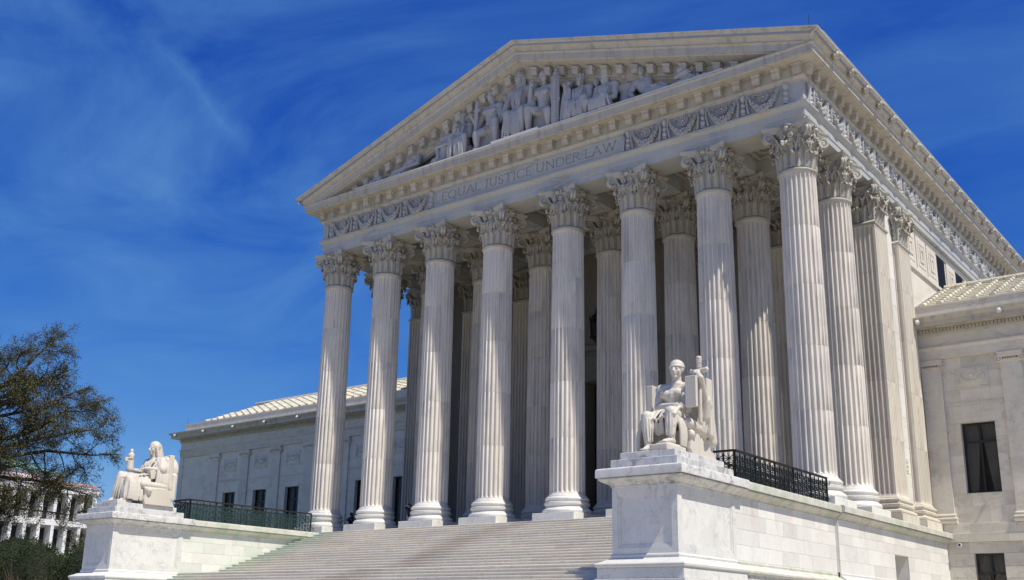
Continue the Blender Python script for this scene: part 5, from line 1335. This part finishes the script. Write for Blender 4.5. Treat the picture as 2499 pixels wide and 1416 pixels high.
# ------------------------------------------------------------------ visitors on the porch
def skin(c): return plain('skin', c, .5, 0, .08, 12)
M_SK = skin((.42, .26, .18)); M_HAIR = plain('dark_hair', (.012, .009, .008), .5, 0, .3, 20)
def person(label, x, y, rot, tops, bottoms, arms, s=.225, hairlong=False, shoes=(.02,.02,.02)):
    p = thing('person', label, 'person', (x, y, 0)); M = T(x, y, 0) @ RZ(rot)
    def X(mb): return mb.xf(M)
    mb = MB(); J = dict(pelvis=(0,0,.92), chest=(0,0,1.25), neck=(0,-.0,1.44), head=(0,-.01,1.52), shl=(-.17,0,1.38), shr=(.17,0,1.38), ell=arms[0], hal=arms[1], elr=arms[2], har=arms[3],
                        hil=(-.09,0,.90), hir=(.09,0,.90), knl=(-.10,-.03,.50), knr=(.10,.02,.50), anl=(-.10,.02,.09), anr=(.11,.05,.09), tol=(-.11,-.15,.0), tor=(.13,-.12,.0))
    body(mb, J, s*.62); head(mb, (0,-.02,1.58), s, (0,-1,0)); 
    for q in ('hal', 'har'):
        h = V(J[q]); hand(mb, h, (0,-.3,.9), (0,-1,0), s*.7, .5, 1 if q == 'har' else -1)
    X(mb); remesh(mb, 'body', M_SK, p, .013, 1)
    mb = MB(); mb.ell((0, .01, 1.61), .10, .125, .115)
    if hairlong: mb.capsule((0,.06,1.6), (0,.09,1.32), .09, .06)
    X(mb); mb.build('hair', M_HAIR, p, True)
    mb = MB(); k = s*.62
    mb.capsule((0,0,.96), (0,0,1.26), .150, .175, 16); mb.capsule((-.16,0,1.36), (.16,0,1.36), .075, .075, 12)
    for q in ('l', 'r'): mb.capsule(J['sh'+q], V(J['sh'+q]).lerp(V(J['el'+q]), .8), .065, .055)
    X(mb); remesh(mb, 'shirt', plain('shirt_cloth', tops, .9, 0, .2, 10), p, .016, 2)
    mb = MB(); mb.capsule((-.06,0,.93), (.06,0,.93), .135, .135)
    for q in ('l', 'r'): mb.capsule(J['hi'+q], J['kn'+q], .098, .075); mb.capsule(J['kn'+q], J['an'+q], .075, .055)
    X(mb); remesh(mb, 'trousers', plain('trouser_cloth', bottoms, .9, 0, .2, 10), p, .016, 2)
    return p
w_ = person('woman in dark top and pink trousers raising a phone behind the first front column', -.95, 3.0, 0, (.02,.018,.03), (.45,.02,.09), [(-.26,-.08,1.16), (-.32,-.16,1.40), (.24,-.02,1.12), (.16,-.28,1.3)], hairlong=True)
MB().box(-1.31, -1.24, 2.79, 2.805, 1.47, 1.62).build('phone', M_WFR, None)
tag(bpy.data.objects['phone'], 'black phone held up by the woman in pink trousers', 'phone')
person('man in dark jacket and white trousers with hands raised to his head', 6.35, .8, .2, (.012,.014,.03), (.55,.55,.58), [(-.34,-.05,1.52), (-.10,-.12,1.66), (.34,-.05,1.52), (.10,-.12,1.66)])
# ------------------------------------------------------------------ building across the street
M_FW = plain('far_white_marble', (.74, .73, .72), .6, 0, .08, .5); M_PINK = plain('terracotta_tiles', (.44, .28, .25), .7, 0, .25, 1.5)
far = thing('library_building', 'white library building with tall dark windows between deep piers and green roof', 'building', (-90, 0, GZ))
X0 = -79.1; FY0, FY1 = -22.0, 31.6
MB().box(X0-40, X0-1.55, FY0, FY1-.02, GZ, 10.2).build('wall', M_FW, far)
pit = 1.83
ks = [FY1-.02-pit*k for k in range(30)]
for (za, zb) in ((6.62, 10.12), (2.3, 5.92), (-2.6, 1.6)):
    for i, y in enumerate(ks[:-1]):
        yb = y-.62 if i == 0 else y-.42
        MB().box(X0-1.54, X0, yb, y, za, zb).build('pier', M_FW, far, fix=False)
        MB().box(X0-1.53, X0-1.46, y-pit+.02, yb-.02, za+.02, zb-.3).build('window', M_WFR, far, fix=False)
MB().box(X0-1.54, X0+.02, FY0, FY1, 5.92, 6.62).box(X0-1.54, X0+.02, FY0, FY1, 1.6, 2.3).box(X0-1.54, X0+.04, FY0, FY1, -6.7, -2.6).build('floor_band', M_FW, far)
MB().box(X0-39, X0+.12, FY0, FY1+.1, 10.12, 10.95).box(X0-39, X0+.25, FY0, FY1+.2, 10.951, 11.05).build('cornice', M_FW, far)
MB().add([(X0+.2, FY0, 11.06), (X0+.2, FY1+.15, 11.06), (X0-1.6, FY1+.15, 11.75), (X0-1.6, FY0, 11.75)], [(0,1,2,3)]).build('terracotta_roof_band', M_PINK, far)
MB().box(X0-36, X0-1.6, FY0, FY1-4.2, 11.0, 12.6).build('attic', M_FW, far)
MB().add([(X0-1.3, FY0, 12.62), (X0-1.3, FY1-4.1, 12.62), (X0-10, FY1-14, 16.3), (X0-10, FY0, 16.3), (X0-30, FY1-4.1, 12.62)], [(0,1,2,3), (1,4,2)]).build('copper_roof', M_VERD, far)
mb = MB()
for k in range(22): mb.bar((X0-1.2, FY1-5-k*2.2, 12.68), (X0-10, FY1-14-k*2.2, 16.35), .12)
mb.build('roof_seams', M_VERD, far)

# ------------------------------------------------------------------ tree at the left, hedges, bare shrubs
M_BARK = plain('tree_bark', (.035, .027, .025), .9, 0, .4, 3)
M_LEAF = plain('young_leaves', (.115, .12, .03), .6, 0, .55, 1.1); M_LEAF2 = plain('reddish_buds', (.08, .045, .03), .6, 0, .5, 2)
def tree():
    t = thing('spreading_tree', 'wide spreading tree with small olive spring leaves and dark twisted limbs', 'tree', (-21.5, -17.0, GZ))
    rg = random.Random(11); br = MB(); leaves = MB(); buds = MB(); twig = MB()
    def leafat(p, n=3):
        for _ in range(n):
            q = p+V((rg.gauss(0, .16), rg.gauss(0, .16), rg.gauss(0, .14))); a = V((rg.gauss(0,1), rg.gauss(0,1), rg.gauss(0,1)-.3)).normalized(); b = a.orthogonal().normalized(); L = rg.uniform(.045, .10); w = L*.42
            tgt = leaves if rg.random() < .86 else buds
            tgt.add([q, q+a*L*.5+b*w, q+a*L, q+a*L*.5-b*w], [(0,1,2,3)])
    def grow(p, d, L, r, lev, mb):
        n = 5 if lev < 4 else 2; pts = [p]; rad = [r]; dd = d.copy()
        for i in range(n):
            dd = (dd+V((rg.gauss(0,.20), rg.gauss(0,.20), rg.gauss(0,.17)+(.03 if lev < 3 else -.05)))).normalized()
            p = p+dd*L/n; pts.append(p); rad.append(r*(1-.55*(i+1)/n))
        (mb if lev < 3 else twig).tube(pts, rad, 6 if lev < 2 else (4 if lev < 3 else 3))
        if lev >= 5 or L < .3: 
            return
        nb = {0: 4, 1: 6, 2: 8, 3: 7, 4: 4}.get(lev, 3)
        for i in range(nb):
            k = rg.uniform(.25, 1.0)*n; j = min(int(k), n-1); q = pts[j].lerp(pts[j+1], k-j)
            ax = V((rg.gauss(0,1), rg.gauss(0,1), rg.gauss(0,1))).normalized(); e = (dd+ax*rg.uniform(.5, 1.0)).normalized()
            grow(q, e, L*rg.uniform(.40, .62), max(.009, rad[j]*.5), lev+1, mb)
        if lev >= 3:
            for j in range(1, n+1): leafat(pts[j], 1 if lev == 3 else 4)
            leafat(pts[-1], 2)
    base = V((-21.5, -17.0, GZ)); fork = V((-20.6, -15.6, -1.2))
    trunk = MB().tube([base, base+V((.1,.2,1.0)), V((-21.1,-16.3,-3.6)), fork], [.62, .5, .42, .38], 12); trunk.build('trunk', M_BARK, t, True)
    targets = [((-17.6,-12.4,5.7), (-15.8,-9.0,8.2), .26), ((-17.8,-13.0,8.4), (-16.6,-10.2,10.2), .24), ((-17.7,-12.3,3.4), (-15.5,-8.2,2.8), .20), ((-19.0,-14.2,7.5), (-18.0,-12.6,10.6), .22),
               ((-17.6,-12.2,4.6), (-15.0,-7.5,5.2), .22), ((-17.8,-12.8,7.2), (-15.9,-9.4,9.0), .20), ((-18.4,-13.2,8.6), (-17.0,-10.8,12.0), .20), ((-17.4,-12.0,5.4), (-15.4,-8.5,6.7), .18), ((-20.5,-14.5,6.5), (-20.0,-13.6,11.4), .24), ((-21.6,-16.8,6.0), (-24.0,-17.5,11.0), .24), ((-18.2,-13.4,1.2), (-15.7,-8.8,1.3), .16), ((-22.5,-18.6,3.0), (-25.0,-22.0,6.0), .2), ((-18.4,-15.0,5.2), (-15.5,-13.0,7.6), .18)]
    for a, b, r in targets:
        a, b = V(a), V(b); m1 = fork.lerp(a, .5)+V((rg.gauss(0,.25), rg.gauss(0,.25), .3)); m2 = a.lerp(b, .5)+V((rg.gauss(0,.3), rg.gauss(0,.3), rg.gauss(0,.35)))
        pts = [fork, m1, a, m2, b]; rad = [r, r*.85, r*.66, r*.48, r*.25]
        lb = MB(); lb.tube(pts, rad, 8)
        d = (b-a).normalized()
        for i in range(10):
            k = 1+3*(i+.5)/10; j = min(int(k), 3); q = pts[j].lerp(pts[j+1], k-j); ax = V((rg.gauss(0,1), rg.gauss(0,1), rg.gauss(0,1)*.8)).normalized()
            grow(q, (d*.7+ax*.8).normalized(), rg.uniform(1.6, 2.7), rad[j]*.42, 2, lb)
        grow(b, d, 1.3, r*.25, 2, lb)
        lb.build('limb', M_BARK, t, True, fix=False)
    tag(twig.build('twigs', M_BARK, t, fix=False), kind='stuff')
    tag(leaves.build('leaves', M_LEAF, t, fix=False), kind='stuff'); tag(buds.build('buds', M_LEAF2, t, fix=False), kind='stuff')
tree()
M_HDG = plain('hedge_leaves', (.028, .045, .010), .7, 0, .6, 1.3); M_HDC = plain('hedge_shade_twigs', (.012, .016, .006), .9, 0, .3, 3)
def hedge(label, cx, cy, rx, ry, top, seed, grp):
    rg = random.Random(seed); t = thing('evergreen_shrub', label, 'shrub', (cx, cy, GZ), group=grp)
    core = MB(); core.ell((cx, cy, (GZ+top)/2-.2), rx*.82, ry*.82, (top-GZ)*.5, n=16, m=10); core.build('inner_branches', M_HDC, t, True)
    mb = MB()
    for i in range(int(1500*rx*ry/4)+900):
        u = rg.uniform(-1, 1); a = rg.uniform(0, 2*PI); c = math.sqrt(1-u*u); n_ = V((c*math.cos(a), c*math.sin(a), u))
        k = .86+.16*noise.noise(n_*2.3+V((seed, 0, 0)))+.10*noise.noise(n_*6+V((0, seed, 0)))
        p = V((cx, cy, (GZ+top)/2))+V((n_.x*rx*k, n_.y*ry*k, n_.z*(top-GZ)*.52*k))
        for q in range(6):
            w = p+V((rg.gauss(0,.09), rg.gauss(0,.09), rg.gauss(0,.09))); d = (n_+V((rg.gauss(0,.6), rg.gauss(0,.6), rg.gauss(0,.6)+.3))).normalized(); b = d.orthogonal().normalized(); L = rg.uniform(.05, .12)
            mb.add([w, w+d*L*.5+b*L*.28, w+d*L, w+d*L*.5-b*L*.28], [(0,1,2,3)])
    tag(mb.build('foliage', M_HDG, t, fix=False), kind='stuff')
GH = 'evergreen shrubs left of the steps'
hs = [(-9.0,-13.6,2.6,2.2,-1.0), (-5.6,-12.2,2.2,2.0,-1.05), (-12.8,-15.2,2.6,2.4,-.7), (-10.5,-9.0,3.0,2.6,-.6), (-15.5,-11.5,3.2,2.8,-.3), (-6.2,-8.0,2.4,2.4,-.8)]
lb = ['dark evergreen shrub, second from the pedestal, tallest in the middle of the clump', 'dark evergreen shrub right beside the left pedestal', 'dark evergreen shrub at the far outer end of the clump by the picture edge',
      'broad evergreen shrub standing in the second row of the clump', 'wide evergreen shrub rearmost below the spreading tree', 'evergreen shrub behind the left pedestal']
for i, h in enumerate(hs): hedge(lb[i], *h, seed=60+i, grp=GH)
M_TWG = plain('bare_twigs', (.16, .10, .065), .8, 0, .4, 4)
def bare(label, cx, cy, top, z0, sp, n, seed, cat='shrub', nm='bare_shrub'):
    rg = random.Random(seed); mb = MB()
    for i in range(n):
        a = rg.uniform(0, 2*PI); r = rg.uniform(0, .3*sp); p = V((cx+r*math.cos(a), cy+r*math.sin(a), z0)); d = V((math.cos(a)*.3*sp, math.sin(a)*.3*sp, 1)).normalized(); L = (top-z0)*rg.uniform(.65, 1)
        pts = [p]
        for k in range(5): d = (d+V((rg.gauss(0,.12), rg.gauss(0,.12), 0))).normalized(); p = p+d*L/5; pts.append(p)
        mb.tube(pts, [.02, .018, .015, .011, .008, .004], 4)
        for k in range(5):
            j = rg.randint(1, 4); e = (d+V((rg.gauss(0,.5), rg.gauss(0,.5), rg.gauss(0,.3)))).normalized(); q = pts[j]; mb.tube([q, q+e*L*.14, q+e*L*.26+V((0,0,L*.05))], [.01, .007, .003], 3)
    tag(mb.build(nm, M_TWG), label, cat)
bare('leafless brown twiggy shrub at the foot of the left pedestal', -3.9, -16.2, -2.3, GZ, 2.2, 70, 5)
bare('small leafless shrub by the basement window of the right wing', 37.1, 12.4, -1.1, GZ, 1.6, 16, 6)
